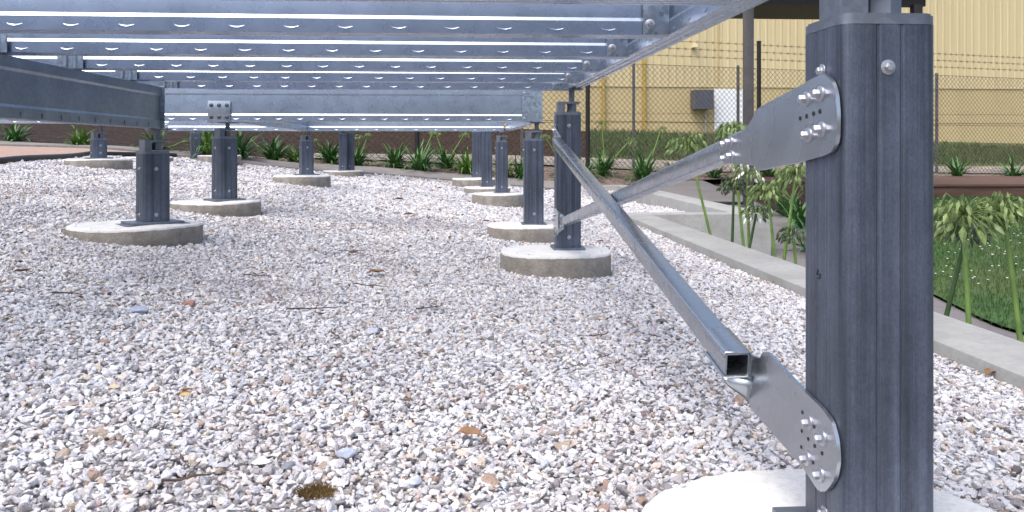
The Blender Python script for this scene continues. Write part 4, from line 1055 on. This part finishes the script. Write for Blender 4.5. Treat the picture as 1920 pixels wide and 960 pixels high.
def leaf(px, py, spx, label, mat=M_LEAF, ang=0.3):
    p, d = onground(px, py); L = spx/F*d; rr = random.Random(int(px)); m = MB(); n = 8; vs = []
    M = Matrix.Translation(p+Vector((0,0,.013))) @ Matrix.Rotation(ang, 4, 'Z') @ Matrix.Rotation(rr.uniform(-.25,.25), 4, 'X')
    for i in range(n+1):
        t = i/n; w = L*.26*math.sin(math.pi*min(.999, t*.96+.03))**.8; z = L*.10*math.sin(t*3.1)+L*.05*math.sin(t*9)
        vs += [M @ Vector(((t-.5)*L, -w, z+w*.5)), M @ Vector(((t-.5)*L, 0, z)), M @ Vector(((t-.5)*L, w, z+w*.45))]
    fs = []
    for i in range(n): a = i*3; fs += [(a,a+1,a+4,a+3),(a+1,a+2,a+5,a+4)]
    m.add(vs, fs); m.tube([M @ Vector((L*.48,0,0)), M @ Vector((L*.7,L*.05,.002))], L*.02, 5)
    o = top('dry_leaf', m, mat, label, 'leaf', 'dry leaves lying on the gravel', fixn=False)
    s_ = o.modifiers.new('thickness', 'SOLIDIFY'); s_.thickness = .0008
for a in ((706,520,34,'orange brown dry leaf in the middle of the gravel',M_LEAF,.1),(880,832,50,'large tan curled dry leaf in the lower gravel',M_LEAF,-.4),(748,378,18,'dark leaf on the far gravel between the two rows of posts',M_LEAF2,.3),(767,408,22,'small brown leaf on the far gravel below the open strip',M_LEAF2,.5),
          (912,420,16,'small dark leaf near the third footing',M_LEAF2,.2),(1126,458,16,'small reddish leaf right of the braced footing',M_LEAF2,.9),(40,520,28,'dark leaf at the left edge of the gravel',M_LEAF2,.4),(1462,536,30,'brown curled leaf by the long wall',M_LEAF,.2),(1480,528,26,'reddish curled leaf in the pile by the long wall',M_LEAF2,1.1),
          (1858,712,40,'tan curled leaf at the right under the long wall',M_LEAF,.6),(444,312,14,'orange leaf on the gravel behind the six bolt plate post',M_LEAF,.3),(347,750,22,'small orange leaf in the lower left gravel',M_LEAF,.8),(662,482,20,'dark brown leaf beside the forked twig',M_LEAF2,.1)): leaf(*a)
def stone(px, py, spx, col, label, flat=.45):
    p, d = onground(px, py); rr = random.Random(int(px*7)); s = spx/F*d/2
    bm = bmesh.new(); bmesh.ops.create_icosphere(bm, subdivisions=3, radius=1)
    planes = [(Vector((rr.gauss(0,1), rr.gauss(0,1), rr.gauss(0,1))).normalized(), rr.uniform(.5,.8)) for _ in range(12)]
    m = MB(); vs = []
    for v in bm.verts:
        q = v.co.copy()
        for n_, dd in planes:
            t = q.dot(n_)
            if t > dd: q -= n_*(t-dd)*.95
        vs.append(p+Vector((q.x*s*1.15, q.y*s*.9, q.z*s*flat+s*flat*.5+.006)))
    m.add(vs, [[v.index for v in f.verts] for f in bm.faces]); bm.free()
    top('stone', m, simple('stone_surface', col, .8, .18, 40, bump=.4), label, 'stone', 'larger odd stones in the gravel', 28)
for a in ((646,866,44,(.42,.46,.55),'large blue grey stone in the lower middle of the gravel'),(256,591,38,(.36,.40,.50),'flat blue grey stone at the left of the gravel'),(699,630,30,(.45,.47,.55),'bluish stone right of the centre twig'),
          (357,577,28,(.33,.17,.13),'smooth red brown pebble in the left gravel'),(540,888,30,(.20,.21,.25),'dark slate stone near the bottom centre left'),(349,750,26,(.55,.36,.17),'amber stone in the lower left gravel'),(775,915,34,(.50,.54,.62),'pale blue stone near the bottom middle'),
          (215,738,22,(.62,.49,.30),'upright yellow stone in the left gravel'),(490,880,34,(.82,.82,.84),'bright white stone near the bottom'),(130,770,34,(.36,.30,.28),'grey brown wedge of stone at the lower left'),(1240,608,22,(.14,.13,.15),'small dark stone left of the long brace')): stone(*a)
# moss tuft at the bottom
p, d = onground(592, 940); m = MB(); rr = random.Random(3)
for _ in range(420):
    a = rr.uniform(0, 6.28); q = rr.random()**.5*.024; b = p+Vector((math.cos(a)*q, math.sin(a)*q*.8, .008)); h = rr.uniform(.004, .013)*(1-q*15)
    e = b+Vector((rr.uniform(-.008,.008), rr.uniform(-.008,.008), h)); m.tube([b, e], [.0007, .0003], 3, caps=False)
top('moss_tuft', m, simple('dry_moss', (.12, .075, .025), .9, .4, 60), 'golden brown tuft of dry moss at the bottom of the gravel', 'moss', fixn=False)

# bark crumbs and leaf litter strewn over the gravel (uncountable)
m = MB(); k = 0
while k < 900:
    d = random.uniform(1.1, 8.5); xc = random.uniform(-.62, .62)*d; x = xc*CS+d*SN; y = -xc*SN+d*CS
    if not in_gravel(np.array([x]), np.array([y]))[0] or any(math.hypot(x-a, y-b) < r_+.01 for a, b, r_ in FOOT): continue
    k += 1; L_ = random.uniform(.003, .008) if random.random() < .85 else random.uniform(.008, .018); w_ = L_*random.uniform(.10, .3); a = random.uniform(0, 6.283)
    c_ = Vector((x, y, hz(x, y)+random.uniform(.009, .014))); u = Vector((math.cos(a), math.sin(a), random.uniform(-.25, .25)))*L_; v = Vector((-math.sin(a), math.cos(a), random.uniform(-.4, .4)))*w_
    n_ = Vector((0, 0, w_*.5)); m.add([c_-u, c_-v, c_+u*.9, c_+v, c_+n_, c_-n_], [(0,1,4),(1,2,4),(2,3,4),(3,0,4),(1,0,5),(2,1,5),(3,2,5),(0,3,5)], random.choice((0, 0, 1)))
o = m.build('bark_litter', [M_TWIG, M_LEAF2]); tag(o, 'tiny dark bark crumbs strewn over the pale gravel', 'litter', None, 'stuff')

# stones strayed onto the footing tops
m = MB(); rr = random.Random(5)
for key, x, y, r_, z in foot_spec[:8]:
    for _ in range(9 if key != 'near' else 5):
        a = rr.uniform(0, 6.283); q = r_*rr.uniform(.82, .97); s0 = rr.uniform(.003, .0065); c_ = Vector((x+math.cos(a)*q, y+math.sin(a)*q, CZ+z+s0*.5))
        if abs(c_.x-x) < .07 and key == 'near': continue
        bm = bmesh.new()
        for _k in range(11):
            v = Vector((rr.gauss(0,1), rr.gauss(0,1), rr.gauss(0,1))).normalized(); bm.verts.new(c_+Vector((v.x*s0, v.y*s0*.8, v.z*s0*.6)))
        bmesh.ops.convex_hull(bm, input=bm.verts[:]); bmesh.ops.delete(bm, geom=[v for v in bm.verts if not v.link_faces], context='VERTS'); bm.verts.index_update()
        m.add([v.co.copy() for v in bm.verts], [[v.index for v in f.verts] for f in bm.faces]); bm.free()
o = m.build('strayed_gravel', mp.m); tag(o, 'small gravel chips strayed onto the rims of the footings', 'gravel', None, 'stuff')
